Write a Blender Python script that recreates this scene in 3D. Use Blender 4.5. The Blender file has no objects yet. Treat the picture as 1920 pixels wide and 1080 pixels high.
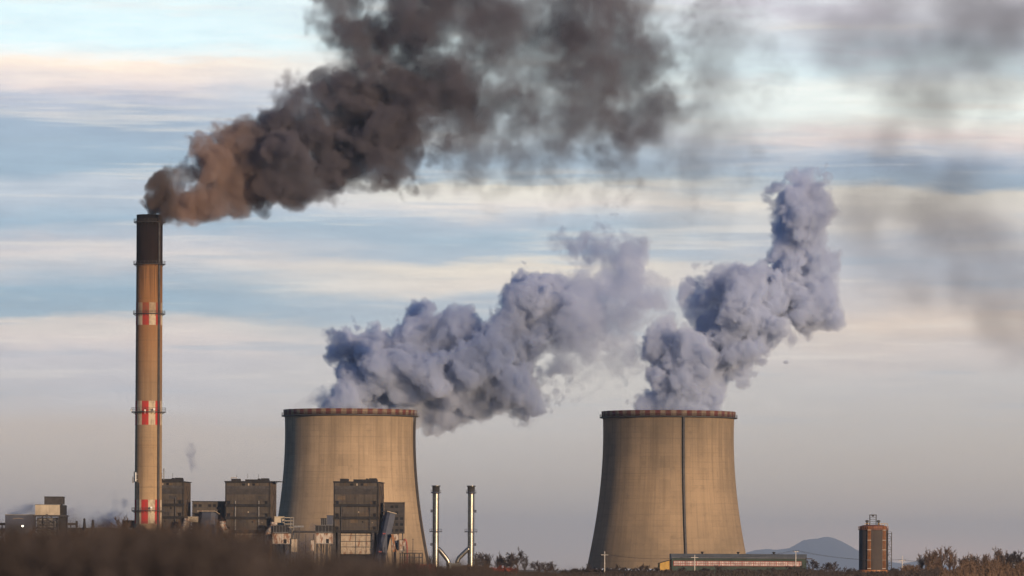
HAZE = 1.85e-5
import bpy, bmesh, math, random
import numpy as np
from mathutils import Vector, Matrix
R = math.radians
scene = bpy.context.scene
COL = scene.collection
rng = random.Random(7)

# ------------------------------------------------------------------ camera
F = 10500.0            # focal length in pixels of the 1920 px wide photograph
HZ = 1068.0           # row of the horizon
CAMZ = 2.0
ROLL = R(-0.3)
cam_d = bpy.data.cameras.new('camera'); cam = bpy.data.objects.new('camera', cam_d); COL.objects.link(cam)
cam_d.sensor_width = 36.0
cam_d.lens = F / 1920 * 36
cam_d.shift_y = (HZ - 540) / 1920
cam_d.clip_start = 0.5
cam_d.clip_end = 250000
cam.location = (0, 0, CAMZ)
cam.rotation_euler = (R(90), ROLL, 0)
cam_d.dof.use_dof = True
cam_d.dof.focus_distance = 3150
cam_d.dof.aperture_fstop = (cam_d.lens / 1000) / 0.29
scene.camera = cam

def real(D):
    """nominal depth station -> metres from the camera (a long lens seen from about three kilometres)"""
    return float(np.interp(D, [0, 62, 240, 330, 640, 720, 850, 1000, 1450, 45000], [0, 174, 672, 1200, 2350, 2500, 2800, 3016, 3466, 75000]))
def KK(D): return real(D) / F       # metres per pixel there
def P(px, py, D):
    D = real(D)
    """a pixel of the photograph at distance D -> a world point"""
    u, v = (px - 960) / F * D, (HZ - py) / F * D
    c, s = math.cos(ROLL), math.sin(ROLL)
    return Vector((u * c + v * s, D, CAMZ - u * s + v * c))
def PX(px, py, D): return P(px, py, D).x
def PZ(px, py, D): return P(px, py, D).z

# ------------------------------------------------------------------ objects
def tag(o, label=None, cat=None, group=None, kind=None):
    if label: o['label'] = label
    if cat: o['category'] = cat
    if group: o['group'] = group
    if kind: o['kind'] = kind
    return o
def empty(name, loc, rz=0):
    o = bpy.data.objects.new(name, None); COL.objects.link(o)
    o.location = loc; o.rotation_euler = (0, 0, rz); o.empty_display_size = 1
    return o
def thing(name, loc, label, cat, group=None, rz=0):
    return tag(empty(name, loc, rz), label, cat, group)

class MB:
    """collects shapes, then links them as ONE mesh object"""
    def __init__(s): s.v = []; s.f = []
    def add(s, vs, fs):
        n = len(s.v); s.v.extend(tuple(q) for q in vs); s.f.extend(tuple(n + i for i in f) for f in fs); return s
    def box(s, x0, x1, y0, y1, z0, z1):
        v = [(x0,y0,z0),(x1,y0,z0),(x1,y1,z0),(x0,y1,z0),(x0,y0,z1),(x1,y0,z1),(x1,y1,z1),(x0,y1,z1)]
        return s.add(v, [(3,2,1,0),(4,5,6,7),(0,1,5,4),(1,2,6,5),(2,3,7,6),(3,0,4,7)])
    def bar(s, a, b, w, h=None):
        a, b = Vector(a), Vector(b); d = (b - a).normalized(); h = w if h is None else h
        up = Vector((0,0,1)) if abs(d.z) < 0.95 else Vector((0,1,0))
        r = d.cross(up).normalized(); u = r.cross(d)
        o = [-r*w/2-u*h/2, r*w/2-u*h/2, r*w/2+u*h/2, -r*w/2+u*h/2]
        return s.add([a+q for q in o]+[b+q for q in o], [(3,2,1,0),(4,5,6,7),(0,1,5,4),(1,2,6,5),(2,3,7,6),(3,0,4,7)])
    def tube(s, pts, rad, n=12, cap=True):
        pts = [Vector(p) for p in pts]
        rad = rad if isinstance(rad, (list, tuple)) else [rad]*len(pts)
        base = len(s.v); ref = None
        for i, p in enumerate(pts):
            d = (pts[min(i+1,len(pts)-1)] - pts[max(i-1,0)]).normalized()
            if ref is None: ref = Vector((0,0,1)) if abs(d.z) < 0.9 else Vector((1,0,0))
            r = d.cross(ref).normalized(); u = r.cross(d).normalized(); ref = u
            for k in range(n):
                a = 2*math.pi*k/n
                s.v.append(tuple(p + (r*math.cos(a)+u*math.sin(a))*rad[i]))
        for i in range(len(pts)-1):
            for k in range(n):
                a, b = base+i*n+k, base+i*n+(k+1)%n
                s.f.append((a, b, b+n, a+n))
        if cap:
            s.f.append(tuple(base+k for k in range(n))[::-1]); s.f.append(tuple(base+(len(pts)-1)*n+k for k in range(n)))
        return s
    def lathe(s, prof, n=64, a0=0.0, a1=2*math.pi, c=(0,0)):
        """prof: list of (radius, z); a full turn or an arc"""
        full = abs(a1-a0-2*math.pi) < 1e-6; m = n if full else n+1; base = len(s.v)
        for r, z in prof:
            for k in range(m):
                a = a0+(a1-a0)*k/n
                s.v.append((c[0]+r*math.cos(a), c[1]+r*math.sin(a), z))
        for i in range(len(prof)-1):
            for k in range(n):
                k2 = (k+1) % m
                a, b = base+i*m+k, base+i*m+k2
                s.f.append((a, b, b+m, a+m))
        return s
    def prism(s, pts, y0, y1):
        """outline in x,z pulled from y0 to y1"""
        n = len(pts)
        v = [(x,y0,z) for x,z in pts]+[(x,y1,z) for x,z in pts]
        f = [tuple(range(n)), tuple(range(2*n-1,n-1,-1))]+[(i,n+i,n+(i+1)%n,(i+1)%n) for i in range(n)]
        return s.add(v, f)
    def build(s, name, m, parent=None, smooth=False):
        me = bpy.data.meshes.new(name); me.from_pydata(s.v, [], s.f); me.validate()
        bm = bmesh.new(); bm.from_mesh(me)
        bmesh.ops.recalc_face_normals(bm, faces=bm.faces); bm.to_mesh(me); bm.free()
        if m: me.materials.append(m)
        if smooth:
            for p in me.polygons: p.use_smooth = True
        o = bpy.data.objects.new(name, me); COL.objects.link(o)
        if parent: o.parent = parent
        return o
def railing(mb, r, z, h=1.1, n=20, a0=0, a1=2*math.pi, t=0.07):
    for k in range(n+1):
        a = a0+(a1-a0)*k/n
        p = (r*math.cos(a), r*math.sin(a))
        if k < n or abs(a1-a0-2*math.pi) > 1e-6: mb.bar((p[0],p[1],z), (p[0],p[1],z+h), t)
        if k < n:
            b = a0+(a1-a0)*(k+1)/n; q = (r*math.cos(b), r*math.sin(b))
            for zz in (z+h*0.5, z+h): mb.bar((p[0],p[1],zz), (q[0],q[1],zz), t)
def copy_tree(o, parent=None):
    c = o.copy(); COL.objects.link(c); c.parent = parent
    for ch in o.children: copy_tree(ch, c)
    return c

# ------------------------------------------------------------------ materials
def lin(c):
    return tuple(((x/255)/12.92 if x <= 10 else ((x/255+0.055)/1.055)**2.4) for x in c)
class NT:
    """short hand for building node trees"""
    def __init__(s, tree): s.t = tree; s.n = tree.nodes; s.l = tree.links
    def node(s, typ, **kw):
        n = s.n.new(typ)
        for k, v in kw.items(): setattr(n, k, v)
        return n
    def put(s, sock, v):
        if isinstance(v, bpy.types.NodeSocket): s.l.new(v, sock)
        elif v is not None: sock.default_value = v
    def math(s, op, a, b=None, c=None, clamp=False):
        n = s.node('ShaderNodeMath', operation=op, use_clamp=clamp)
        s.put(n.inputs[0], a)
        if b is not None: s.put(n.inputs[1], b)
        if c is not None: s.put(n.inputs[2], c)
        return n.outputs[0]
    def mix(s, fac, a, b, blend='MIX'):
        n = s.node('ShaderNodeMix', data_type='RGBA', blend_type=blend)
        s.put(n.inputs[0], fac)
        s.put(n.inputs[6], a if isinstance(a, bpy.types.NodeSocket) else (*a[:3], 1)); s.put(n.inputs[7], b if isinstance(b, bpy.types.NodeSocket) else (*b[:3], 1))
        return n.outputs[2]
    def noise(s, vec, scale, detail=4, rough=0.55, w=None):
        n = s.node('ShaderNodeTexNoise')
        s.put(n.inputs['Vector'], vec); n.inputs['Scale'].default_value = scale
        n.inputs['Detail'].default_value = detail; n.inputs['Roughness'].default_value = rough
        return n.outputs[0]
    def smooth(s, x, a, b, lo=0.0, hi=1.0):
        n = s.node('ShaderNodeMapRange', interpolation_type='SMOOTHSTEP')
        s.put(n.inputs[0], x); n.inputs[1].default_value = a; n.inputs[2].default_value = b
        n.inputs[3].default_value = lo; n.inputs[4].default_value = hi
        return n.outputs[0]
    def xyz(s, v):
        n = s.node('ShaderNodeSeparateXYZ'); s.put(n.inputs[0], v); return n.outputs
    def vec(s, x, y, z):
        n = s.node('ShaderNodeCombineXYZ')
        for i, q in enumerate((x, y, z)): s.put(n.inputs[i], q)
        return n.outputs[0]
    def ramp(s, fac, stops, interp='LINEAR'):
        n = s.node('ShaderNodeValToRGB'); s.put(n.inputs[0], fac)
        cr = n.color_ramp; cr.interpolation = interp
        while len(cr.elements) < len(stops): cr.elements.new(0.5)
        for e, (p, c) in zip(cr.elements, sorted(stops)):
            e.position = p; e.color = (*c[:3], 1)
        return n.outputs[0]
def new_mat(name):
    m = bpy.data.materials.new(name); m.use_nodes = True
    nt = NT(m.node_tree); b = nt.n['Principled BSDF']
    return m, nt, b
def mat(name, col, var=0.25, scale=0.4, rough=0.85, metal=0.0, streak=0.0, rust=None, rustamt=0.0, streakcol=None, lines=0.0):
    """weathered paint, metal or masonry: patches, rain streaks, rust, vertical ribs"""
    m, nt, b = new_mat(name)
    co = nt.node('ShaderNodeTexCoord').outputs['Object']
    geo = nt.node('ShaderNodeNewGeometry').outputs['Position']
    x, y, z = nt.xyz(geo)
    n1 = nt.noise(geo, scale, 5, 0.6)
    dark = tuple(q*(1-var) for q in col); light = tuple(min(1, q*(1+var)) for q in col)
    c = nt.mix(nt.smooth(n1, 0.3, 0.7), dark, light)
    if streak:
        sv = nt.vec(nt.math('MULTIPLY', x, 1.3), nt.math('MULTIPLY', y, 1.3), nt.math('MULTIPLY', z, 0.07))
        n2 = nt.noise(sv, 1.0, 4, 0.6)
        c = nt.mix(nt.math('MULTIPLY', nt.smooth(n2, 0.48, 0.72), streak), c, streakcol or tuple(q*0.35 for q in col))
    if rust:
        sv = nt.vec(nt.math('MULTIPLY', x, 0.8), nt.math('MULTIPLY', y, 0.8), nt.math('MULTIPLY', z, 0.25))
        n3 = nt.noise(sv, 0.9, 6, 0.65)
        c = nt.mix(nt.smooth(n3, 0.62-rustamt*0.3, 0.72-rustamt*0.25), c, rust)
    if lines:
        wv = nt.math('FRACT', nt.math('MULTIPLY', nt.math('ADD', x, y), 1/lines))
        c = nt.mix(nt.math('MULTIPLY', nt.smooth(wv, 0.0, 0.18, 1, 0), 0.45), c, tuple(q*0.4 for q in col))
    nt.put(b.inputs['Base Color'], c)
    b.inputs['Roughness'].default_value = rough; b.inputs['Metallic'].default_value = metal
    b.inputs['Specular IOR Level'].default_value = .5 if metal else (.2 if rough > .5 else .4)
    return m
def glow(name, col, strength):
    m, nt, b = new_mat(name)
    b.inputs['Base Color'].default_value = (*col, 1)
    b.inputs['Emission Color'].default_value = (*col, 1); b.inputs['Emission Strength'].default_value = strength
    return m
M = dict(
    dark_wall=mat('dark_corrugated_cladding', (.072,.059,.048), .25, .15, .7, 0, .55, (.085,.05,.03), .15, lines=1.6),
    side_wall=mat('brown_cladding', (.105,.075,.05), .25, .2, .75, 0, .5, lines=1.6),
    girder=mat('sooty_steel', (.022,.020,.020), .3, .5, .7, 0, .2),
    opening=mat('dark_opening', (.015,.015,.017), .2, .5, .9),
    dark_ribbed=mat('black_ribbed_sheet', (.05,.044,.042), .25, .4, .8, 0, .3, lines=.8),
    blue_steel=mat('blue_grey_sheet', (.062,.068,.095), .15, .15, .6, 0, .3),
    beige=mat('beige_sheet', (.42,.35,.26), .15, .3, .7, 0, .35),
    white_rusty=mat('rusty_white_sheet', (.44,.38,.32), .15, .5, .6, 0, .5, (.20,.09,.045), .55, (.25,.15,.1)),
    cream_panel=mat('cream_panel', (.38,.31,.235), .2, .5, .7, 0, .6, (.22,.12,.07), .3, (.2,.14,.1)),
    steel=mat('dark_steel', (.055,.05,.05), .3, .6, .6),
    grey_steel=mat('grey_steel', (.16,.155,.155), .3, .6, .5),
    orange=mat('orange_paint', (.33,.135,.045), .2, .8, .5, 0, .2),
    dull_red=mat('faded_red_paint', (.26,.065,.055), .3, .8, .6),
    red=mat('red_paint', (.45,.035,.03), .2, .8, .6),
    silver=mat('silver_sheet', (.30,.275,.235), .18, .25, .32, .9, .25),
    silver_dark=mat('dull_silver', (.30,.29,.28), .2, .5, .5, .6),
    green_wall=mat('dark_green_sheet', (.040,.055,.044), .2, .2, .7, 0, .3, lines=1.0),
    roof_blue=mat('blue_grey_roof', (.055,.065,.085), .15, .2, .6, 0, .2),
    yellow_wall=mat('yellow_render', (.44,.27,.075), .12, .5, .8, 0, .25),
    pole=mat('pale_concrete_pole', (.55,.50,.44), .15, 1.0, .8),
    wire=mat('black_wire', (.03,.03,.035), .1, 1.0, .6),
    silo_grey=mat('charcoal_silo_sheet', (.060,.047,.041), .14, .1, .75, 0, .35, lines=0.9),
    silo_red=mat('rusty_red_paint', (.17,.068,.05), .3, .6, .7, 0, .3),
    bark=mat('grey_brown_bark', (.085,.060,.045), .3, 2.0, .9),
    twig=mat('brown_twigs', (.115,.077,.056), .3, .4, .9),
    twig_dark=mat('dark_brown_twigs', (.058,.048,.047), .35, .4, .9),
    twig_red=mat('red_brown_twigs', (.125,.082,.060), .3, .3, .9),
    twig_berry=mat('berry_red_twigs', (.24,.055,.038), .6, .35, .9),
    lamp=glow('lit_lamp', (1,.9,.75), 6.0),
    white=mat('white_paint', (.75,.73,.70), .08, .6, .5),
)
# ------------------------------------------------------------------ light
SUN_EL, SUN_AZ = R(9), R(33)          # low sun behind the camera, a third of the way round to its right
to_sun = Vector((math.sin(SUN_AZ)*math.cos(SUN_EL), -math.cos(SUN_AZ)*math.cos(SUN_EL), math.sin(SUN_EL)))
sd = bpy.data.lights.new('sun', 'SUN'); sun = bpy.data.objects.new('sun', sd); COL.objects.link(sun)
sd.energy = 4.7; sd.angle = R(0.55); sd.color = (1.0, 0.72, 0.46)
sun.rotation_euler = to_sun.to_track_quat('Z', 'Y').to_euler()
w = bpy.data.worlds.new('World'); scene.world = w; w.use_nodes = True
nt = NT(w.node_tree); bg = nt.n['Background']
sky = nt.node('ShaderNodeTexSky', sky_type='NISHITA'); sky.sun_disc = False
sky.sun_elevation = SUN_EL; sky.sun_rotation = math.atan2(to_sun.x, to_sun.y)
sky.air_density = 1.0; sky.dust_density = 1.0; sky.ozone_density = 5.0
d = nt.node('ShaderNodeTexCoord').outputs['Generated']
x, y, z = nt.xyz(d)
hor = nt.math('SQRT', nt.math('ADD', nt.math('MULTIPLY', x, x), nt.math('MULTIPLY', y, y)))
SC = F/3750.0                                # the long lens sees a small piece of the sky
e_true = nt.math('DIVIDE', z, nt.math('MAXIMUM', hor, 0.001))        # tangent of the elevation
az_true = nt.math('ARCTAN2', x, y)
e = nt.math('MULTIPLY', e_true, SC); az = nt.math('MULTIPLY', az_true, SC)
# cloud sheets lie in long level bands: warp the elevation a little along the azimuth
w1 = nt.noise(nt.vec(nt.math('MULTIPLY', az, 5.0), nt.math('MULTIPLY', e, 9.0), 3.1), 1.0, 3, 0.5)
w2 = nt.noise(nt.vec(nt.math('MULTIPLY', az, 16.0), nt.math('MULTIPLY', e, 95.0), 7.7), 1.0, 6, 0.6)
w3 = nt.noise(nt.vec(nt.math('MULTIPLY', az, 55.0), nt.math('MULTIPLY', e, 230.0), 1.7), 1.0, 6, 0.65)
ee = nt.math('ADD', e, nt.math('MULTIPLY', nt.math('SUBTRACT', w1, 0.5), 0.024))
ee = nt.math('ADD', ee, nt.math('MULTIPLY', nt.math('SUBTRACT', w2, 0.5), 0.018))
ee = nt.math('ADD', ee, nt.math('MULTIPLY', nt.math('SUBTRACT', w3, 0.5), 0.0025))
t = nt.math('DIVIDE', ee, 0.30, clamp=True)
def stops(rows, k=1.0): return [(min(1, max(0, (HZ - yy) / 3750.0 / k / 0.30)), lin(c)) for yy, c in rows]
LEFT = nt.ramp(t, stops([(0,(222,243,250)),(60,(222,243,250)),(88,(236,243,244)),(104,(253,236,222)),(140,(226,215,215)),(165,(190,194,208)),(210,(160,178,198)),(300,(158,180,199)),(340,(190,199,211)),(372,(178,192,207)),(405,(160,183,202)),(440,(196,198,206)),(468,(214,208,208)),(500,(184,192,202)),(530,(154,178,196)),(572,(160,180,195)),(592,(214,207,202)),(625,(220,209,205)),(655,(201,197,201)),(720,(197,194,197)),(800,(199,186,176)),(870,(197,183,170)),(930,(197,180,164)),(1000,(198,178,160)),(1068,(206,180,156))], 1.03))
MID = nt.ramp(t, stops([(0,(226,232,236)),(90,(222,238,242)),(200,(214,224,228)),(262,(196,207,216)),(300,(168,186,202)),(325,(180,196,208)),(343,(236,231,220)),(380,(226,219,215)),(405,(186,196,208)),(440,(166,186,202)),(472,(176,190,203)),(494,(228,219,207)),(535,(226,216,207)),(558,(184,193,203)),(600,(178,189,199)),(640,(206,203,202)),(700,(208,203,198)),(780,(201,195,191)),(860,(197,187,178)),(940,(196,182,168)),(1010,(200,180,162)),(1068,(206,180,156))]))
RIGHT = nt.ramp(t, stops([(0,(214,214,222)),(50,(206,216,226)),(95,(222,238,244)),(125,(244,248,244)),(180,(238,244,240)),(208,(230,228,222)),(238,(222,208,205)),(262,(198,199,207)),(290,(156,171,190)),(330,(158,176,193)),(352,(222,216,206)),(405,(212,206,202)),(440,(190,191,198)),(500,(188,190,198)),(545,(206,198,196)),(590,(222,205,192)),(640,(208,198,194)),(700,(198,193,191)),(800,(195,186,178)),(900,(196,182,168)),(985,(202,182,164)),(1040,(222,190,168)),(1068,(216,186,160))], 1.03))
mixc = nt.mix(nt.smooth(az, -0.19, -0.01), LEFT, MID)
mixc = nt.mix(nt.smooth(az, 0.02, 0.19), mixc, RIGHT)
# thin veils of cloud over the clear strip at the top, on the right
pat = nt.noise(nt.vec(nt.math('MULTIPLY', az, 13.0), nt.math('MULTIPLY', e, 70.0), 2.3), 1.0, 6, 0.62)
veil = nt.math('MULTIPLY', nt.smooth(pat, 0.46, 0.64), nt.math('MULTIPLY', nt.smooth(e, 0.235, 0.27), nt.smooth(az, 0.02, 0.12)))
mixc = nt.mix(nt.math('MULTIPLY', veil, 0.75), mixc, lin((206,202,212)))
# soft streaky relief
rel = nt.noise(nt.vec(nt.math('MULTIPLY', az, 22.0), nt.math('MULTIPLY', e, 150.0), 5.3), 1.0, 6, 0.6)
mixc = nt.mix(nt.math('MULTIPLY', nt.smooth(e, 0.06, 0.12), 0.55), mixc, nt.mix(nt.smooth(rel, 0.3, 0.7), (.80,.81,.84), (1,1,1)), 'MULTIPLY')
stk = nt.noise(nt.vec(nt.math('MULTIPLY', az, 6.5), nt.math('MULTIPLY', e, 120.0), 11.3), 1.0, 7, 0.62)
stw = nt.math('MULTIPLY', nt.smooth(stk, 0.52, 0.68), nt.smooth(e, 0.06, 0.12))
mixc = nt.mix(nt.math('MULTIPLY', stw, 0.42), mixc, lin((232,224,216)))
std = nt.math('MULTIPLY', nt.smooth(stk, 0.46, 0.32), nt.math('MULTIPLY', nt.smooth(e, 0.05, 0.11), nt.smooth(e, 0.25, 0.21)))
mixc = nt.mix(nt.math('MULTIPLY', std, 0.38), mixc, lin((158,175,192)))
gain = nt.node('ShaderNodeVectorMath', operation='SCALE'); nt.put(gain.inputs[0], nt.mix(1.0, mixc, (1.0,1.0,.97), 'MULTIPLY')); gain.inputs['Scale'].default_value = 1.25
nish = nt.node('ShaderNodeVectorMath', operation='SCALE'); nt.put(nish.inputs[0], sky.outputs[0]); nish.inputs['Scale'].default_value = 0.125
# the cloud sheets end above the frame and towards the sun; the clear sky lies beyond them
cover = nt.math('MULTIPLY', nt.smooth(e_true, 0.13, 0.30, 1, 0), nt.smooth(nt.math('ABSOLUTE', az_true), 0.3, 0.9, 1, 0.0))
final = nt.mix(cover, nish.outputs[0], gain.outputs[0])
nt.put(bg.inputs['Color'], final); bg.inputs['Strength'].default_value = 1.0
w.cycles.sampling_method = 'MANUAL'; w.cycles.sample_map_resolution = 1024

# ------------------------------------------------------------------ renderer
scene.view_settings.view_transform = 'Standard'; scene.view_settings.look = 'None'
scene.view_settings.exposure = 0.0; scene.view_settings.gamma = 1.0
cy = scene.cycles
cy.use_denoising = True
try: cy.denoiser = 'OPENIMAGEDENOISE'
except Exception: pass
cy.max_bounces = 8; cy.diffuse_bounces = 2; cy.glossy_bounces = 2; cy.transmission_bounces = 2
cy.volume_bounces = 5; cy.transparent_max_bounces = 16
cy.volume_step_rate = 2.0; cy.volume_max_steps = 512
cy.use_adaptive_sampling = True; cy.adaptive_threshold = 0.015
cy.sample_clamp_indirect = 6
# ------------------------------------------------------------------ ground and far hills
def concrete_mat(name, base, cyl_r, stain, warm):
    """cast shell: vertical board marks, horizontal lifts, rain stains; object coordinates, axis at the origin"""
    m, nt, b = new_mat(name)
    o = nt.node('ShaderNodeTexCoord').outputs['Object']
    x, y, z = nt.xyz(o)
    a = nt.math('MULTIPLY', nt.math('ARCTAN2', x, nt.math('MULTIPLY', y, -1)), cyl_r)
    big = nt.noise(nt.vec(nt.math('MULTIPLY', a, .02), nt.math('MULTIPLY', z, .02), 0.3), 1, 5, .6)
    c = nt.mix(nt.smooth(big, .3, .7), tuple(q*.80 for q in base), tuple(min(1, q*1.12) for q in warm))
    vs = nt.noise(nt.vec(nt.math('MULTIPLY', a, .55), nt.math('MULTIPLY', z, .012), 1.3), 1, 6, .7)
    c = nt.mix(nt.math('MULTIPLY', nt.smooth(vs, .42, .70), stain), c, tuple(q*.52 for q in base))
    vl = nt.noise(nt.vec(nt.math('MULTIPLY', a, .5), nt.math('MULTIPLY', z, .02), 8.3), 1, 5, .7)
    c = nt.mix(nt.math('MULTIPLY', nt.smooth(vl, .55, .8), .35), c, tuple(min(1, q*1.35) for q in warm))
    hs = nt.noise(nt.vec(nt.math('MULTIPLY', a, .015), nt.math('MULTIPLY', z, .6), 4.4), 1, 5, .7)
    c = nt.mix(nt.math('MULTIPLY', nt.smooth(hs, .5, .75), .40), c, tuple(q*.66 for q in base))
    vl = nt.math('FRACT', nt.math('MULTIPLY', a, 1/3.1))
    wr = nt.noise(nt.vec(nt.math('MULTIPLY', a, .09), nt.math('MULTIPLY', z, .06), 6.1), 1, 5, .7)
    c = nt.mix(nt.math('MULTIPLY', nt.smooth(vl, 0, .16, .42, 0), nt.smooth(wr, .42, .66)), c, tuple(q*.45 for q in base))
    hl = nt.math('FRACT', nt.math('MULTIPLY', z, 1/3.6))
    c = nt.mix(nt.math('MULTIPLY', nt.smooth(hl, 0, .12, .42, 0), nt.smooth(wr, .62, .38)), c, tuple(q*.45 for q in base))
    lim = nt.noise(nt.vec(nt.math('MULTIPLY', a, .2), nt.math('MULTIPLY', z, .2), 2.2), 1, 4, .6)
    c = nt.mix(nt.math('MULTIPLY', nt.smooth(lim, .55, .75), .4), c, tuple(q*.6 for q in base))
    if cyl_r > 20:                                  # dark run-off below the rim, a few pale repaired bays
        ru = nt.noise(nt.vec(nt.math('MULTIPLY', a, .22), nt.math('MULTIPLY', z, .006), 9.9), 1, 6, .7)
        c = nt.mix(nt.math('MULTIPLY', nt.smooth(nt.math('ADD', ru, nt.math('MULTIPLY', z, .0028)), .62, .95), .5), c, tuple(q*.42 for q in base))
        bay = nt.node('ShaderNodeTexWhiteNoise', noise_dimensions='2D')
        nt.put(bay.inputs['Vector'], nt.vec(nt.math('FLOOR', nt.math('MULTIPLY', a, 1/6.2)), nt.math('FLOOR', nt.math('MULTIPLY', z, 1/7.2)), 0.0))
        c = nt.mix(nt.math('MULTIPLY', nt.smooth(bay.outputs[0], .80, .95), .16), c, tuple(min(1, q*1.3) for q in warm))
        c = nt.mix(nt.math('MULTIPLY', nt.smooth(bay.outputs[0], .20, .05), .16), c, tuple(q*.6 for q in base))
    nt.put(b.inputs['Base Color'], c); b.inputs['Roughness'].default_value = .92; b.inputs['Specular IOR Level'].default_value = .12
    return m, nt, b, (x, y, z), c
def checker_mat(name, pairs, off, red, white, dirt=0.35, sooty=None):
    m, nt, b = new_mat(name)
    x, y, z = nt.xyz(nt.node('ShaderNodeTexCoord').outputs['Object'])
    a = nt.math('ARCTAN2', x, nt.math('MULTIPLY', y, -1))          # 0 faces the viewer, positive to the right
    fr = nt.math('FRACT', nt.math('ADD', nt.math('MULTIPLY', a, pairs/(2*math.pi)), off))
    c = nt.mix(nt.math('LESS_THAN', fr, .5), white, red)
    g = nt.noise(nt.vec(nt.math('MULTIPLY', x, .5), nt.math('MULTIPLY', y, .5), nt.math('MULTIPLY', z, .25)), 1, 5, .65)
    c = nt.mix(nt.math('MULTIPLY', nt.smooth(g, .4, .75), dirt), c, (.10,.07,.05))
    if sooty: c = nt.mix(nt.math('MULTIPLY', nt.smooth(z, sooty[0], sooty[1]), .75), c, nt.mix(.65, c, (.16,.085,.035)))
    nt.put(b.inputs['Base Color'], c); b.inputs['Roughness'].default_value = .85; b.inputs['Specular IOR Level'].default_value = .15
    return m
# ground: one sheet out to the far hills
m_ground, nt, b = new_mat('winter_field')
g = nt.node('ShaderNodeNewGeometry').outputs['Position']
n1 = nt.noise(g, .02, 6, .6); n2 = nt.noise(g, .6, 5, .65)
c = nt.mix(nt.smooth(n1, .35, .65), (.085,.062,.042), (.11,.09,.052)); c = nt.mix(nt.math('MULTIPLY', nt.smooth(n2, .4, .7), .5), c, (.05,.04,.03))
nt.put(b.inputs['Base Color'], c); b.inputs['Roughness'].default_value = .95
mb = MB(); rr = [0, 30, 80, 200, 500, 1000, 2000, 4000, 8000, 16000, 40000, 84000]; ns = 48
for i, r_ in enumerate(rr[1:]):
    for k in range(ns):
        a = 2*math.pi*k/ns; mb.v.append((r_*math.cos(a), r_*math.sin(a), 0.0))
mb.v.append((0,0,0)); cidx = len(mb.v)-1
for k in range(ns): mb.f.append((cidx, k, (k+1) % ns))
for i in range(len(rr)-2):
    for k in range(ns): mb.f.append((i*ns+k, (i+1)*ns+k, (i+1)*ns+(k+1) % ns, i*ns+(k+1) % ns))
tag(mb.build('ground', m_ground), kind='structure')
# far wooded hills, a real ridge with its own depth
m_hill, nt, b = new_mat('wooded_hill')
g = nt.node('ShaderNodeNewGeometry').outputs['Position']
n1 = nt.noise(g, .0028, 8, .65); n2 = nt.noise(g, .0006, 4, .6)
c = nt.mix(nt.smooth(n1, .35, .65), (.018,.022,.024), (.055,.055,.048)); c = nt.mix(nt.math('MULTIPLY', nt.smooth(n2, .45, .65), .5), c, (.065,.06,.05))
nt.put(b.inputs['Base Color'], c); b.inputs['Roughness'].default_value = 1
def hill(name, crest, D, depth, seed):
    rs = random.Random(seed); nx, ny = 220, 24
    x0, x1 = PX(crest[0][0], HZ, D), PX(crest[-1][0], HZ, D)
    cx = [PX(p[0], HZ, D) for p in crest]; cz = [max(0, PZ(p[0], p[1], D)) for p in crest]
    mb = MB(); ph = [rs.uniform(0, 6) for _ in range(8)]
    for j in range(ny+1):
        v = j/ny*2-1
        prof = max(0, 1-abs(v)**1.4)
        for i in range(nx+1):
            x = x0+(x1-x0)*i/nx
            h = np.interp(x, cx, cz)
            rough = sum(math.sin(x*.0017*(1.9**k)+ph[k]+v*2.5*k)/(1.7**k) for k in range(6))
            sp = 1+.16*math.sin(x*.0018+ph[6])*(1-prof)
            mb.v.append((x, real(D)+v*depth*sp, h*prof*(1+.05*rough*(1-prof)*2)+rough*4.5*min(1, h/140)*prof-2))
    for j in range(ny):
        for i in range(nx):
            a = j*(nx+1)+i; mb.f.append((a, a+1, a+nx+2, a+nx+1))
    tag(mb.build(name, m_hill, smooth=True), kind='structure')
hill('hills', [(1330,1068),(1380,1050),(1399,1036),(1417,1031),(1437,1029),(1455,1030.5),(1480,1028),(1497,1019),(1506,1013.5),(1521,1011.5),(1533,1010.5),(1543,1007.5),(1552,1007),(1562,1009),(1577,1015),(1590,1022),(1604,1030),(1622,1038),(1645,1047),(1672,1053),(1693,1056),(1706,1053),(1720,1051),(1745,1054),(1780,1060),(1850,1068)], 45000, 4500, 4)
# ------------------------------------------------------------------ air
hm = bpy.data.materials.new('thin_winter_haze'); hm.use_nodes = True
nt = NT(hm.node_tree); nt.n.remove(nt.n['Principled BSDF'])
pv = nt.node('ShaderNodeVolumePrincipled'); pv.inputs['Color'].default_value = (.72,.84,1.0,1); pv.inputs['Density'].default_value = HAZE; pv.inputs['Anisotropy'].default_value = .2
nt.l.new(pv.outputs[0], nt.n['Material Output'].inputs['Volume'])
HB = MB().box(-85000, 85000, -85000, 85000, -1.0, 760.0).build('haze', hm)
tag(HB, kind='stuff')
hm.cycles.homogeneous_volume = True
# ------------------------------------------------------------------ tall striped chimney
CH_D = 1085.0; CK = KK(CH_D)
base = P(277.2, 1068, CH_D); base.z = 0
ch = thing('industrial_chimney', base, 'very tall concrete chimney with red and white bands and a soot black top', 'chimney')
CR0, CR1 = 25.6*CK, 24.4*CK
zc = lambda py: PZ(278, py, CH_D)
ztop = zc(403)
rad = lambda z: CR0+(CR1-CR0)*min(1, z/ztop)
mC, nt, b, (x, y, z), c = concrete_mat('stained_chimney_concrete', (.29,.20,.125), CR1, .6, (.33,.225,.13))
a = nt.math('ARCTAN2', x, nt.math('MULTIPLY', y, -1))
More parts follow.
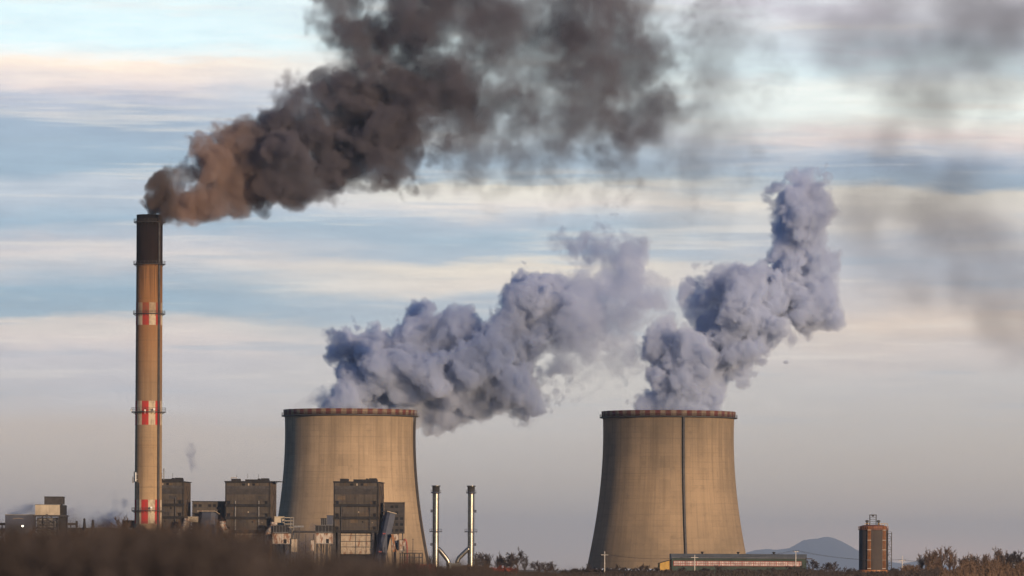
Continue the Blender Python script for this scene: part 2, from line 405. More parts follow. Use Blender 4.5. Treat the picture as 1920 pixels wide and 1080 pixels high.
# soot and rust run down from the mouth: orange brown high up, clean grey tan low down
nn = nt.noise(nt.vec(nt.math('MULTIPLY', a, 5), nt.math('MULTIPLY', z, .02), 0.5), 1, 5, .6)
zz = nt.math('ADD', z, nt.math('MULTIPLY', nt.math('SUBTRACT', nn, .5), 40))
rusty = nt.smooth(zz, zc(800), zc(560)); c = nt.mix(nt.math('MULTIPLY', rusty, .8), c, (.23,.10,.036))
drip = nt.noise(nt.vec(nt.math('MULTIPLY', a, 12), nt.math('MULTIPLY', z, .015), 3.5), 1, 4, .6)
zs = nt.math('ADD', z, nt.math('MULTIPLY', nt.math('SUBTRACT', drip, .5), 95))
c = nt.mix(nt.math('MULTIPLY', nt.smooth(zs, zc(545), zc(500)), .7), c, (.085,.045,.022))
band = nt.noise(nt.vec(0.2, 0.3, nt.math('MULTIPLY', z, .05)), 1, 4, .5)
c = nt.mix(nt.math('MULTIPLY', nt.smooth(band, .55, .7), .28), c, (.26,.13,.05))
left = nt.smooth(a, -1.75, -.85, 1, 0)
c = nt.mix(nt.math('MULTIPLY', left, .55), c, (.16,.15,.115))       # left side painted darker, the shade away from the sun
ln = nt.math('FRACT', nt.math('DIVIDE', z, 11.6)); c = nt.mix(nt.smooth(ln, 0, .035, .6, 0), c, (.12,.08,.05))
nt.put(b.inputs['Base Color'], c)
MB().lathe([(rad(0), 0)]+[(rad(q), q) for q in np.linspace(0, zc(497), 14)[1:]], 64).build('shaft', mC, ch, True)
mS, nt, b, (x, y, z), c = concrete_mat('sooty_chimney_head', (.014,.009,.0075), CR1, .6, (.024,.0125,.009))
a = nt.math('ARCTAN2', x, nt.math('MULTIPLY', y, -1))
dn = nt.noise(nt.vec(nt.math('MULTIPLY', a, 9), nt.math('MULTIPLY', z, .03), 1.5), 1, 4, .6)
zs = nt.math('ADD', z, nt.math('MULTIPLY', nt.math('SUBTRACT', dn, .5), 40))
c = nt.mix(nt.smooth(zs, zc(440), zc(414)), c, (.008,.007,.007))
ln = nt.math('FRACT', nt.math('DIVIDE', z, 1.25)); c = nt.mix(nt.smooth(ln, 0, .15, .6, 0), c, (.02,.015,.012))
nt.put(b.inputs['Base Color'], c)
MB().lathe([(rad(zc(497)), zc(497)+.02),(CR1*1.005, ztop),(CR1*.82, ztop),(CR1*.80, ztop-14)], 64).build('sooty_head', mS, ch, True)
for (ya, yb, so) in ((568,610,(zc(592),zc(585))),(752,797,None),(937,982,None)):
    mK = checker_mat('red_and_white_band_paint', 6, .445, (.42,.035,.03) if not so else (.34,.035,.025), (.47,.385,.275), .6, so)
    MB().lathe([(rad(zc(yb))+.04, zc(yb)),(rad(zc(ya))+.04, zc(ya))], 72).build('painted_band', mK, ch, True)
for (yp, w_) in ((416,1.6),(495,1.6),(588,1.6),(772,2.1),(957,1.7)):
    zp = zc(yp); r0 = rad(zp)
    mb = MB().lathe([(r0+.05, zp-.55),(r0+w_, zp-.25),(r0+w_, zp),(r0+.05, zp)], 48)
    for k in range(24):
        an = 2*math.pi*k/24; mb.bar((r0*math.cos(an), r0*math.sin(an), zp-1.4), ((r0+w_)*math.cos(an), (r0+w_)*math.sin(an), zp-.3), .16)
    pf = mb.build('platform', M['steel'], ch)
    rl = MB(); railing(rl, r0+w_-.06, zp, 1.5 if yp != 772 else 2.2, 24, t=.10); rl.build('railing', M['steel'], pf)
# dark cable duct with a caged ladder up the front
an = R(48); mb = MB()
pts = [((rad(q)+.35)*math.sin(an), -(rad(q)+.35)*math.cos(an), q) for q in np.linspace(0, ztop-1, 12)]
mb.tube(pts, .62, 8); mb.build('cable_duct', M['steel'], ch, True)
mb = MB(); an2 = R(54)
for off in (-.35, .35):
    mb.tube([((rad(q)+.5)*math.sin(an2)+off*math.cos(an2), -(rad(q)+.5)*math.cos(an2)+off*math.sin(an2), q) for q in (0, ztop*.5, ztop)], .07, 6)
for q in np.arange(1, ztop, 1.1):
    r_ = rad(q)+.5; mb.bar((r_*math.sin(an2)-.35*math.cos(an2), -r_*math.cos(an2)-.35*math.sin(an2), q), (r_*math.sin(an2)+.35*math.cos(an2), -r_*math.cos(an2)+.35*math.sin(an2), q), .06)
mb.build('ladder', M['steel'], ch)
# aerials and their cables low on the shaft, lamps on the galleries
for (an, y0, y1) in ((-62,884,905),(-50,886,903),(92,878,900),(-80,894,906)):
    an = R(an); r_ = rad(50)+1.1; p = (r_*math.sin(an), -r_*math.cos(an))
    mb = MB().box(p[0]-.25, p[0]+.25, p[1]-.2, p[1]+.2, zc(y1), zc(y0))
    for q in (zc(y1)+1, zc(y0)-1): mb.bar((p[0], p[1], q), ((rad(50)-.1)*math.sin(an), -(rad(50)-.1)*math.cos(an), q), .14)
    mb.build('antenna', M['white'] if y0 == 886 else M['grey_steel'], ch)
an = R(-38); MB().tube([((rad(q)+.12)*math.sin(an), -(rad(q)+.12)*math.cos(an), q) for q in (0, zc(905))], .22, 6).build('aerial_cable', M['steel'], ch)
for (an, yp) in ((-8,770),(22,768),(14,952),(-85,769)):
    an = R(an); r_ = rad(100)+2.3
    mb = MB().tube([(r_*math.sin(an), -r_*math.cos(an)-.5, zc(yp)), (r_*math.sin(an), -r_*math.cos(an)+.4, zc(yp))], .55 if yp != 770 else .4, 12)
    mb.bar((r_*math.sin(an), -r_*math.cos(an), zc(yp)-.3), (r_*math.sin(an), -r_*math.cos(an), zc(yp)-2.0), .12)
    mb.build('obstruction_lamp', M['white'], ch)

# ------------------------------------------------------------------ cooling towers
TD = 1450.0; TK = KK(TD)
def cooling_tower(cx, ladder_deg, label, off):
    base = P(cx, 1068, TD); base.z = 0
    t = thing('cooling_tower', base, label, 'cooling tower', 'pair of concrete cooling towers')
    zt = lambda py: PZ(960, py, TD)
    rad = lambda z: 122.5*TK*math.sqrt(1+((z-zt(815))/(339*TK))**2)
    zr0, zr1 = zt(781.0), zt(770.6)
    zs = np.linspace(3.0, zr0, 30)
    t_out = [(rad(q), q) for q in zs]
    shell = MB().lathe(t_out+[(rad(zr1)-.3, zr1-.1),(rad(zr1)-1.6, zr1-.1)]+[(rad(q)-1.6, q) for q in zs[::-1]]+[(rad(3.0), 3.0)], 128)
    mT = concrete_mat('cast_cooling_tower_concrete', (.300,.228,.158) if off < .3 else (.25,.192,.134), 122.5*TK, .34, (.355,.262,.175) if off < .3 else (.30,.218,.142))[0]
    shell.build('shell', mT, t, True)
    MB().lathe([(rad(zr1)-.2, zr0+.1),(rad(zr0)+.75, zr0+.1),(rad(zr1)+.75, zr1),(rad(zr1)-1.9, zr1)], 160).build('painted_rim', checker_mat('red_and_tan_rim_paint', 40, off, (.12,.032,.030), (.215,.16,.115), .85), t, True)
    mb = MB().lathe([(rad(zr0)-.05, zr0-1.1),(rad(zr0)+2.0, zr0-.7),(rad(zr0)+2.0, zr0-.1),(rad(zr0)-.05, zr0-.1)], 128)
    wk = mb.build('walkway', M['steel'], t)
    rl = MB(); railing(rl, rad(zr0)+1.9, zr0-.1, 1.6, 90, t=.10); rl.build('railing', M['steel'], wk)
    an = R(ladder_deg); mb = MB(); w_ = .6
    prev = None
    for q in np.linspace(3.2, zr0-.6, 26):
        r_ = rad(q)+.15; n_ = Vector((math.sin(an), -math.cos(an), 0)); tdir = Vector((math.cos(an), math.sin(an), 0))
        p = n_*r_+Vector((0,0,q))
        ring = [p-tdir*w_, p+tdir*w_, p+tdir*w_+n_*1.3, p-tdir*w_+n_*1.3]
        if prev:
            n0 = len(mb.v); mb.v += [tuple(v) for v in prev+ring]
            mb.f += [(n0+i, n0+(i+1)%4, n0+4+(i+1)%4, n0+4+i) for i in range(4)]
        prev = ring
    mb.build('ladder_cage', M['steel'], t)
    mb = MB(); nc = 44
    for k in range(nc):
        a0, a1 = 2*math.pi*k/nc, 2*math.pi*(k+.5)/nc; r0, r1 = rad(3.0)-.6, rad(0)+1
        for aa, bb in ((a0, a1), (a0+2*math.pi/nc, a1)):
            mb.bar((r1*math.cos(bb), r1*math.sin(bb), 0), (r0*math.cos(aa), r0*math.sin(aa), 3.4), .9)
    mb.build('support_columns', M['steel'], t)
    MB().lathe([(rad(0)+3, 0),(rad(0)+3, 1.6),(rad(0)+2, 1.6),(rad(0)+2, 0)], 96).build('basin_wall', M['girder'], t)
    return t
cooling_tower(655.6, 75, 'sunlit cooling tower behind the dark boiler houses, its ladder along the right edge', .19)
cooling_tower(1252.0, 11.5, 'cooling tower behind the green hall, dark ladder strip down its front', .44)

# ------------------------------------------------------------------ twin silver stacks
SD = 1136.0; SK = KK(SD)
def silver_stack(cx, side, label):
    base = P(cx, 1068, SD); base.z = 0
    t = thing('silver_stack', base, label, 'metal stack', 'twin silver stacks')
    zt = lambda py: PZ(850, py, SD); r0 = 6.0*SK
    mb = MB().lathe([(r0, 0),(r0, zt(926))], 40)
    mb.build('stack_tube', M['silver'], t, True)
    for py in (935.5,950,960.5,966.5,982.5,1004,1019,1024.5,1043):
        q = zt(py); MB().lathe([(r0+.01, q-.12),(r0+.08, q-.12),(r0+.08, q+.12),(r0+.01, q+.12)], 40).build('joint_flange', M['silver_dark'], t)
    MB().lathe([(r0+.05, zt(926)),(r0+.28, zt(925)),(r0+.28, zt(912.5)),(r0+.75, zt(912)),(r0+.75, zt(910.3)),(r0*.85, zt(910.3)),(r0*.85, zt(918))], 40).build('stack_head', M['silver'], t, True)
    for py, w_ in ((924,9.6),(997,12.0)):
        z = zt(py); rw = w_*SK
        pf = MB().lathe([(r0+.3, z-.25),(rw, z-.25),(rw, z+.25),(r0+.3, z+.25)], 32).build('platform', M['blue_steel'], t)
        rl = MB(); railing(rl, rw-.08, z+.25, 1.3, 16, t=.09); rl.build('railing', M['blue_steel'], pf)
    for py in (958, 1020.5):
        z = zt(py); s = -1 if cx < 850 else 1
        MB().box(s*r0-.1 if s > 0 else -r0-1.2, r0+1.2 if s > 0 else -r0+.1, -.7, .7, z-.9, z+.7).build('junction_box', M['blue_steel'], t)
    mb = MB(); s = -1 if cx < 850 else 1
    mb.bar((s*(r0+.35), -.3, 0), (s*(r0+.35), -.3, zt(925)), .12); mb.bar((s*(r0+.35), .3, 0), (s*(r0+.35), .3, zt(925)), .12)
    for q in np.arange(.8, zt(925), 1.2): mb.bar((s*(r0+.35), -.3, q), (s*(r0+.35), .3, q), .08)
    mb.build('ladder', M['steel'], t)
    # inclined flue joining the stack from the side
    dx = lambda px: (px-cx)*SK
    if side > 0: pts = [(dx(cx+1),1028),(dx(822.5),1029.5),(dx(829),1037),(dx(837),1047),(dx(840.5),1053),(dx(841),1066)]
    else: pts = [(dx(cx-1),1027),(dx(877),1030),(dx(868.5),1038),(dx(860),1046.5),(dx(857.5),1052),(dx(857),1066)]
    MB().tube([(px_, -.2, zt(py)) for px_, py in pts], [4.2*SK]*len(pts), 16).build('flue', M['silver'], t, True)
    return t
silver_stack(816.7, 1, 'silver metal stack with flue on its right, nearer the cooling tower')
silver_stack(882.6, -1, 'silver metal stack with flue on its left, nearer the bare trees')
p0, p1 = P(844, 1066, SD), P(862, 1056.2, SD)
t = thing('flue_box', ((p0.x+p1.x)/2, p0.y, 0), 'low silver duct box joining the two silver stacks', 'duct')
hx = (p1.x-p0.x)/2
MB().box(-hx-.7, hx+.7, -2, 2, 0, p1.z).build('duct_body', M['silver'], t)
mb = MB()
for q in np.linspace(-hx, hx, 5): mb.box(q-.12, q+.12, -2.12, 2.12, 0, p1.z+.1)
mb.build('stiffener', M['silver_dark'], t)
# ------------------------------------------------------------------ boiler houses
class Loc:
    """pixel helpers for one thing standing at distance D, local to its base point"""
    def __init__(s, cx, D): s.o = P(cx, HZ, D); s.o.z = 0; s.D = D; s.k = KK(D)
    def x(s, px, py=1000): return PX(px, py, s.D)-s.o.x
    def z(s, py, px=960): return max(0, PZ(px, py, s.D))
    def box(s, mb, x0, x1, y0, y1, d0, d1):
        """columns x0..x1, rows y0 (top)..y1 (bottom), depth d0..d1 in metres"""
        px = (x0+x1)/2
        return mb.box(s.x(x0, y0), s.x(x1, y0), d0, d1, PZ(px, y1, s.D) if y1 < 1067 else 0, PZ(px, y0, s.D))
BD = 1120.0
def boiler_house(x0, x1, ytop, label, low, cladx, seed):
    rs = random.Random(seed); L = Loc((x0+x1)/2, BD); W = x1-x0
    t = thing('boiler_house', L.o, label, 'boiler house', 'dark boiler houses', -R(4.3))
    fx = lambda f: x0+W*f
    dep = 27.0; Y = lambda f: ytop+f
    m = L.box(MB(), x0, x1, Y(6), Y(99), 0, dep).build('wall', M['dark_wall'], t)
    # sheet proud of the right hand wall, its lighter brown painting in sunlight
    z0, z1 = PZ(x1, Y(97), BD), PZ(x1, Y(7), BD)
    MB().box(L.x(x1), L.x(x1)+.12, .8, dep-.8, z0, z1).build('sunlit_side_sheet', M['side_wall'], t)
    zr = PZ(x1, Y(6), BD); xl, xr = L.x(x0), L.x(x1)
    MB().prism([(xl-.4, zr),(xr+.5, zr),(xr+.5, zr+.45),(xl-.4, zr+.75)], -.4, dep+.4).build('roof', M['girder'], t)
    for f0, f1, h in ((.13,.30,-1.5),(.42,.93,-.4),(.76,.91,-2.6),(.69,.72,-2.2)):
        L.box(MB(), fx(f0), fx(f1), Y(h), Y(5), 1.5+6*f0, 9+6*f0).build('roof_unit', M['girder'], t)
    L.box(MB(), x0-.3, x1+.1, Y(4), Y(6.5), -.25, -.002).build('parapet', M['girder'], t)
    L.box(MB(), x0, x1, Y(12.5), Y(17.4), -.35, -.002).build('upper_girder', M['steel'], t)
    L.box(MB(), x0, x1, Y(18), Y(28), -.18, -.002).build('recess_shade_band', M['dark_ribbed'], t)  # dark strip painting the shade inside an open recess
    for gy, gh in ((46,5),(69.5,5),(95,5)):
        g = L.box(MB(), x0-.2, x1+.2, Y(gy), Y(gy+gh), -.9, -.002).build('girder', M['girder'], t)
        mb = MB(); rz = PZ(960, Y(gy), BD)
        for q in np.linspace(L.x(x0), L.x(x1), 16): mb.bar((q, -.85, rz), (q, -.85, rz+1.1), .08)
        mb.bar((L.x(x0), -.85, rz+1.1), (L.x(x1), -.85, rz+1.1), .08); mb.build('railing', M['steel'], g)
    # cladding joints over the panels
    mb = MB()
    for f in (.28,.5,.69): L.box(mb, fx(f)-.18, fx(f)+.18, Y(29), Y(94), -.10, -.002)
    mb.build('cladding_joint', M['dark_ribbed'], t)
    for f, yy in ((.055,41),(.885,41),(.055,64.5),(.885,64.5),(.055,89),(.885,89)):
        o = L.box(MB(), fx(f), fx(f)+4.6, Y(yy), Y(yy+5), -.5, -.002).build('hooded_opening', M['opening'], t)
        L.box(MB(), fx(f)-.5, fx(f)+5.1, Y(yy-1), Y(yy), -1.0, -.002).build('hood', M['girder'], o)
    for f, wd, mm in ((.37,6,'opening'),(.505,2.2,'cream_panel'),(.60,4.5,'opening'),(.66,6.5,'side_wall')):
        L.box(MB(), fx(f), fx(f)+wd, Y(7.5), Y(11.5), -.2, -.002).build('roof_vent', M[mm], t)
    for q in (.02,.98): L.box(MB(), fx(q)-.6, fx(q)+.6, Y(6), Y(95), -.4, -.002).build('corner_post', M['girder'], t)
    for f in (.17,.80) if seed != 2 else (.22,.74):
        px_ = fx(f); MB().tube([(L.x(px_), -.55, PZ(px_, Y(96), BD)),(L.x(px_), -.55, PZ(px_, Y(30+seed*5), BD))], .28, 8).build('downpipe', M['grey_steel' if seed == 2 else 'steel'], t)
    mb = MB(); ya, side = 94, 0
    for lv in range(4):
        za, zb_ = PZ(x1, Y(94-lv*20), BD), PZ(x1, Y(94-(lv+1)*20), BD); a_, b_ = (5, 15) if lv % 2 == 0 else (15, 5)
        for o_ in (.4, 1.3): mb.bar((xr+o_, a_, za), (xr+o_, b_, zb_), .18)
        mb.bar((xr+.4, b_-1.5, zb_), (xr+.4, b_+1.5, zb_), .25); mb.bar((xr+1.3, a_, za+1.1), (xr+1.3, b_, zb_+1.1), .09)
    mb.build('stair', M['steel'], t)
    for f, yy, wd, hh, mm in ((.33,60,2.2,2.2,'cream_panel'),(.56,53,3.0,3.4,'opening'),(.42,78,2.4,3.2,'opening'),(.64,80,1.4,1.4,'cream_panel'),(.24,34,3.4,3.2,'dark_ribbed'),(.76,57,2.6,3.6,'dark_ribbed')):
        f = (f+seed*.043) % .78+.08; L.box(MB(), fx(f), fx(f)+wd, Y(yy), Y(yy+hh), -.14, -.002).build('window', M[mm], t)
    for f, yy, wd in ((.30,62,.24),(.52,31,.17),(.10,75,.16)):
        f = (f+seed*.07) % .7+.06; L.box(MB(), fx(f), fx(f+wd), Y(yy), Y(yy+6.5), -.08, -.002).build('patched_panel', M['side_wall' if seed == 3 else 'dark_ribbed'], t)
    # lower storeys: an open steel base round the pale clad mill bay
    zb = PZ(960, Y(100), BD)
    for f in (.02,.12,.87,.98):
        MB().box(L.x(fx(f))-.7, L.x(fx(f))+.7, -.5, .9, 0, zb).build('column', M['steel'], t)
        MB().box(L.x(fx(f))-.7, L.x(fx(f))+.7, dep-1.5, dep-.1, 0, zb).build('column', M['steel'], t)
    MB().box(L.x(fx(.03)), L.x(fx(.97)), 4.0, dep-3, 0, zb).build('base_wall', M['girder'], t)
    c = L.box(MB(), cladx[0], cladx[1], Y(101.5), Y(140), .6, 3.9).build('mill_bay_cladding', M[low], t)
    mb = MB()
    for yy in (104,115.5,126): L.box(mb, cladx[0], cladx[1], Y(yy), Y(yy+1.1), .35, .598)
    for f in (.48,.82): xx = cladx[0]+(cladx[1]-cladx[0])*f; L.box(mb, xx-.35, xx+.35, Y(101.5), Y(140), .30, .345)
    mb.build('frame_bar', M['steel'], c)
    for f, hh in ((.22,7),(.46,9),(.70,8)) if seed != 3 else ((.35,5),):
        p = Vector((L.x(fx(f)), 6, PZ(960, Y(0), BD))); MB().bar(p, p+Vector((0,0,hh*.3)), .14).build('lightning_rod', M['steel'], t)
    return t
boiler_house(262, 345.5, 898, 'dark boiler house half hidden behind the striped chimney', 'cream_panel', (277,335), 1)
b2 = boiler_house(422, 507.5, 899, 'dark boiler house standing apart with a wide roof overhang, left of the cooling tower', 'cream_panel', (440,494), 2)
b3 = boiler_house(625.3, 710.6, 899, 'dark boiler house standing in front of the left cooling tower', 'cream_panel', (639,697), 3)
# the frames on the middle boiler house roof
L = Loc((422+507.5)/2, BD); L.o = b2.location.copy(); mb = MB()
L.box(mb, 419, 524, 901.8, 902.8, 2, 25); mb.build('roof_overhang', M['girder'], b2)
mb = MB(); q0, q1, zz0, zz1 = L.x(431.5), L.x(441), PZ(431, 902, BD), PZ(431, 895.5, BD)
mb.bar((q0,3,zz0),(q0,3,zz1),.3); mb.bar((q0,3,zz1),(q1,3,zz1),.3); mb.bar((q1,3,zz1-.5),(q1,3,zz1),.3); mb.build('roof_gantry', M['cream_panel'], b2)

# ------------------------------------------------------------------ annexes and coal conveyors
def annex(x0, x1, y0, y1, D, dep, label, m, seed):
    L = Loc((x0+x1)/2, D); t = thing('transfer_house', L.o, label, 'transfer house', 'dark transfer houses beside the boiler houses')
    L.box(MB(), x0, x1, y0+1.2, y1, 0, dep).build('wall', M[m], t)
    L.box(MB(), x0-1.2, x1+.8, y0, y0+1.2, -.5, dep+.5).build('roof', M['girder'], t)
    mb = MB(); rs = random.Random(seed)
    n = int((x1-x0)/9)
    for i in range(n):
        for j, yy in enumerate(np.arange(y0+6, min(y1, 1000)-5, 11)):
            if rs.random() < .8: L.box(mb, x0+3+i*9, x0+8.5+i*9, yy, yy+5, -.12, -.002)
    mb.build('window_strip', M['opening'], t)
    mb = MB()
    for yy in np.arange(y0+12, min(y1, 1000), 11): L.box(mb, x0, x1, yy, yy+.9, -.22, -.002)
    mb.build('wall_rail', M['steel'], t)
    for f in (.08,.92):
        L.box(MB(), x0+(x1-x0)*f-1, x0+(x1-x0)*f+1, y1, 1068, 1, 3).build('leg', M['steel'], t)
    return t
annex(360.5, 421.5, 939.5, 1008, 1128, 18, 'low dark transfer house between the two left boiler houses', 'dark_wall', 1)
annex(720.2, 757.8, 941.8, 1000, 1122, 17, 'small dark transfer house to the right of the conveyor, before the tower', 'dark_ribbed', 2)
def conveyor(top, bot, w, Dt, Db, label, arches=True):
    a = P(*top, Dt); b = P(*bot, Db); o = b.copy(); o.z = 0
    t = thing('coal_conveyor', o, label, 'conveyor', 'covered coal conveyors')
    a, b = a-o, b-o; d = (a-b).normalized(); r = d.cross(Vector((0,0,1))).normalized(); u = r.cross(d); h = w*.62
    mb = MB(); n0 = 0
    sec = [(-w/2,-h/2),(w/2,-h/2),(w/2,h*.32),(w*.28,h*.62),(-w*.28,h*.62),(-w/2,h*.32)]
    mb.v = [tuple(q+r*i+u*j) for q in (b, a) for i, j in sec]
    k = len(sec); mb.f = [tuple(range(k))[::-1], tuple(range(k, 2*k))]+[(i, (i+1)%k, k+(i+1)%k, k+i) for i in range(k)]
    g = mb.build('gallery', M['blue_steel'], t)
    mb = MB(); nn = 9
    for i in range(nn+1):
        c = b+(a-b)*i/nn
        for (i0, j0), (i1, j1) in zip(sec, sec[1:]+sec[:1]):
            mb.bar(c+r*i0*1.02+u*j0*1.02, c+r*i1*1.02+u*j1*1.02, .25)
    mb.build('gallery_rib', M['roof_blue'], g)
    hd = MB(); e = a+d*.5
    hd.bar(e+r*(-w*.55)+u*h*.75, e+r*(w*.55)+u*h*.75, .5); hd.bar(e+r*w*.55+u*h*.7, e+r*w*.55-u*h*.6, .4); hd.build('head_frame', M['cream_panel'], t)
    for f in (.28,.62):
        c = b+(a-b)*f; tr = MB()
        for s in (-1, 1): tr.bar((c+r*s*w*.45-u*h*.5), Vector((c.x+s*w*.7, c.y, 0)), .5)
        tr.bar(c+r*w*.6-Vector((0,0,c.z*.5)), c-r*w*.6-Vector((0,0,c.z*.5)), .35); tr.build('trestle', M['steel'], t)
        if arches:
            p = c+u*h*.2-d*.1
            MB().box(p.x-.1*w, p.x+.16*w, p.y-h*1.1, p.y-h*.9, p.z-.45, p.z+.2).build('warning_plate', M['dull_red'], t)
    return t
conveyor((731,963), (709,1062), 6.6, 1118, 1115, 'blue grey covered conveyor climbing to the transfer house in front of the tower')
conveyor((391,963), (384,1062), 9.5, 1124, 1118, 'blue grey covered conveyor with a wide hood between the two left boiler houses', False)

# ------------------------------------------------------------------ filters, ducts and pipe racks at the foot
def elbow(pts, r, D, label, m='white_rusty'):
    o = P(pts[-1][0], HZ, D); o.z = 0; t = thing('flue_duct', o, label, 'duct', 'rusty white flue ducts')
    w = [P(px, py, D)-o for px, py in pts]
    MB().tube(w, r, 12).build('duct_pipe', M[m], t, True)
    mb = MB()
    for i in range(len(w)-1):
        c = (w[i]+w[i+1])/2; d = (w[i+1]-w[i]).normalized(); mb.tube([c-d*.2, c+d*.2], r*1.12, 12)
    mb.build('flange', M['grey_steel'], t)
    return t
FD = 1108.0
elbow([(352,973),(349,982),(346,990),(340,997),(336,1004),(336,1064)], 2.0, FD, 'rusty white duct bending down beside the striped chimney')
elbow([(416.5,977),(417,986),(420,993),(426,999),(427.5,1006),(427.5,1064)], 1.9, FD, 'rusty white duct bending down at the left corner of the freestanding boiler house')
elbow([(514,979),(512.5,987),(508,994),(503.5,1000),(503,1008),(503,1064)], 2.0, FD, 'rusty white duct bending down at the right corner of the freestanding boiler house')
def box_thing(name, x0, x1, y0, y1, D, dep, label, cat, m, roofm='girder', legs=True, group=None, ribs=3, door=True):
    L = Loc((x0+x1)/2, D); t = thing(name, L.o, label, cat, group)
    L.box(MB(), x0, x1, y0+.8, y1, 0, dep).build('wall', M[m], t)
    L.box(MB(), x0-.5, x1+.5, y0, y0+.8, -.3, dep+.3).build('roof', M[roofm], t)
    mb = MB()
    for f in np.linspace(0.03, .97, ribs): xx = x0+(x1-x0)*f; L.box(mb, xx-.25, xx+.25, y0+.9, y1, -.15, -.002)
    L.box(mb, x0, x1, y1-1.2, y1-.2, -.25, -.152); mb.build('stiffener', M['grey_steel' if m != 'beige' else 'beige'], t)
    if legs and y1 < 1060:
        for f in (.06,.94):
            xx = x0+(x1-x0)*f
            for dd in (.3, dep-.9): L.box(MB(), xx-1, xx+1, y1, 1068, dd, dd+.6).build('leg', M['steel'], t)
        mb = MB(); a, b = L.x(x0+(x1-x0)*.06), L.x(x0+(x1-x0)*.94); z0 = PZ(960, y1, D)
        mb.bar((a,.6,z0-.4),(b,.6,0),.3); mb.bar((b,.6,z0-.4),(a,.6,0),.3); mb.build('brace', M['steel'], t)
    if door: L.box(MB(), x0+(x1-x0)*.62, x0+(x1-x0)*.78, y1-(y1-y0)*.45, y1-1.6, -.2, -.16).build('hatch', M['opening'], t)
    return t
FG = 'pale filter houses at the foot of the boiler houses'
box_thing('filter_house', 352, 370.6, 968.5, 979, 1112, 7, 'beige box house on legs beside the conveyor, near the chimney', 'filter house', 'beige', 'beige', True, FG, 2, False)
box_thing('filter_house', 514.3, 532.6, 968.3, 980, 1112, 7, 'beige box house beside the louvred steel frame, above the pale rusty filter house', 'filter house', 'beige', 'beige', True, FG, 2, False)
box_thing('filter_house', 510.5, 545, 999.5, 1020.5, 1100, 9, 'rust stained white filter house to the right of the freestanding boiler house', 'filter house', 'white_rusty', 'girder', True, FG)
box_thing('filter_house', 592, 623.6, 999, 1020, 1100, 9, 'rust stained white filter house at the left foot of the boiler house before the tower', 'filter house', 'white_rusty', 'girder', True, FG)
box_thing('filter_house', 734, 747.5, 1000.5, 1032, 1110, 8, 'narrow white filter house beside the orange crane', 'filter house', 'white_rusty', 'girder', False, FG)
box_thing('filter_house', 748.5, 761, 1012, 1034, 1106, 7, 'low white filter house with a red pipe, right of the orange crane', 'filter house', 'white_rusty', 'girder', False, FG)
box_thing('plant_cabin', 601.3, 612, 971.5, 985.5, 1116, 6, 'dark rusty cabin beside the boiler house, lower of the two', 'cabin', 'girder', 'girder', True, 'cabins at the foot of the boiler houses', 4, False)
box_thing('plant_cabin', 612.6, 624.6, 966, 985, 1117, 6, 'blue grey cabin touching the boiler house before the tower', 'cabin', 'blue_steel', 'roof_blue', True, 'cabins at the foot of the boiler houses', 2, False)
box_thing('plant_cabin', 590.5, 623.5, 985, 998.5, 1104, 9, 'wide dark machine house on top of the rusty filter house', 'cabin', 'girder', 'steel', False, 'cabins at the foot of the boiler houses', 6, False)
box_thing('plant_cabin', 512, 541, 985, 999, 1104, 9, 'dark machine house under the beige box and above the white filter house', 'cabin', 'girder', 'steel', False, 'cabins at the foot of the boiler houses', 6, False)
box_thing('plant_cabin', 583, 589.5, 1012, 1034, 1098, 5, 'slim white cabin left of the rusty filter house', 'cabin', 'white_rusty', 'steel', False, 'cabins at the foot of the boiler houses', 2, False)
box_thing('plant_cabin', 546, 558, 1010, 1036, 1099, 6, 'pale cabin right of the freestanding boiler house, under the pipe bridge', 'cabin', 'cream_panel', 'steel', False, 'cabins at the foot of the boiler houses', 3, False)
box_thing('plant_shed', 229.5, 252, 975.5, 1068, 1150, 12, 'small dark shed behind the foot of the striped chimney', 'shed', 'girder', 'steel', False, None, 3, False)
# louvred frame
L = Loc(542, 1109); t = thing('steel_frame', L.o, 'open grey steel frame with shelves right of the beige box', 'steel frame')
for xx in (533.5,545,550.2):
    L.box(MB(), xx-.5, xx+.5, 970, 1068, 0, .6).build('post', M['grey_steel'], t); L.box(MB(), xx-.5, xx+.5, 970, 1068, 5, 5.6).build('post', M['grey_steel'], t)
for yy in (970,976,982,988,995): L.box(MB(), 533, 550.8, yy, yy+1.1, .1, 5.5).build('shelf', M['beige'], t)
# pipe bridge between the filter houses, with a floodlight pole
L = Loc(570, 1102); t = thing('pipe_bridge', L.o, 'thin pipe bridge running between the two rusty filter houses', 'pipe bridge')
mb = MB()
for dd in (0, 1.6, 3.2): mb.tube([(L.x(549), dd, L.z(998.5)),(L.x(592), dd, L.z(998.5))], .38, 8)
mb.build('pipe', M['steel'], t)
mb = MB(); mb.bar((L.x(549), 1.6, L.z(1000.5)),(L.x(592), 1.6, L.z(1000.5)), .5, .3)
mb.build('walkway', M['steel'], t)
for xx in (556,573,588): L.box(MB(), xx-.5, xx+.5, 1001.5, 1068, 1.3, 2).build('post', M['steel'], t)
L = Loc(560.5, 1098); t = thing('floodlight_mast', L.o, 'floodlight mast with a wide pale lamp frame above the pipe bridge', 'mast')
MB().tube([(0,0,0),(0,0,L.z(990))], .22, 8).build('pole', M['steel'], t)
MB().box(-2.6, 2.6, -.4, .4, L.z(991), L.z(987.5)).build('lamp_frame', M['grey_steel'], t)
MB().bar((-2.2,0,L.z(991)),(-2.2,0,L.z(998)), .18).build('lamp_arm', M['steel'], t)
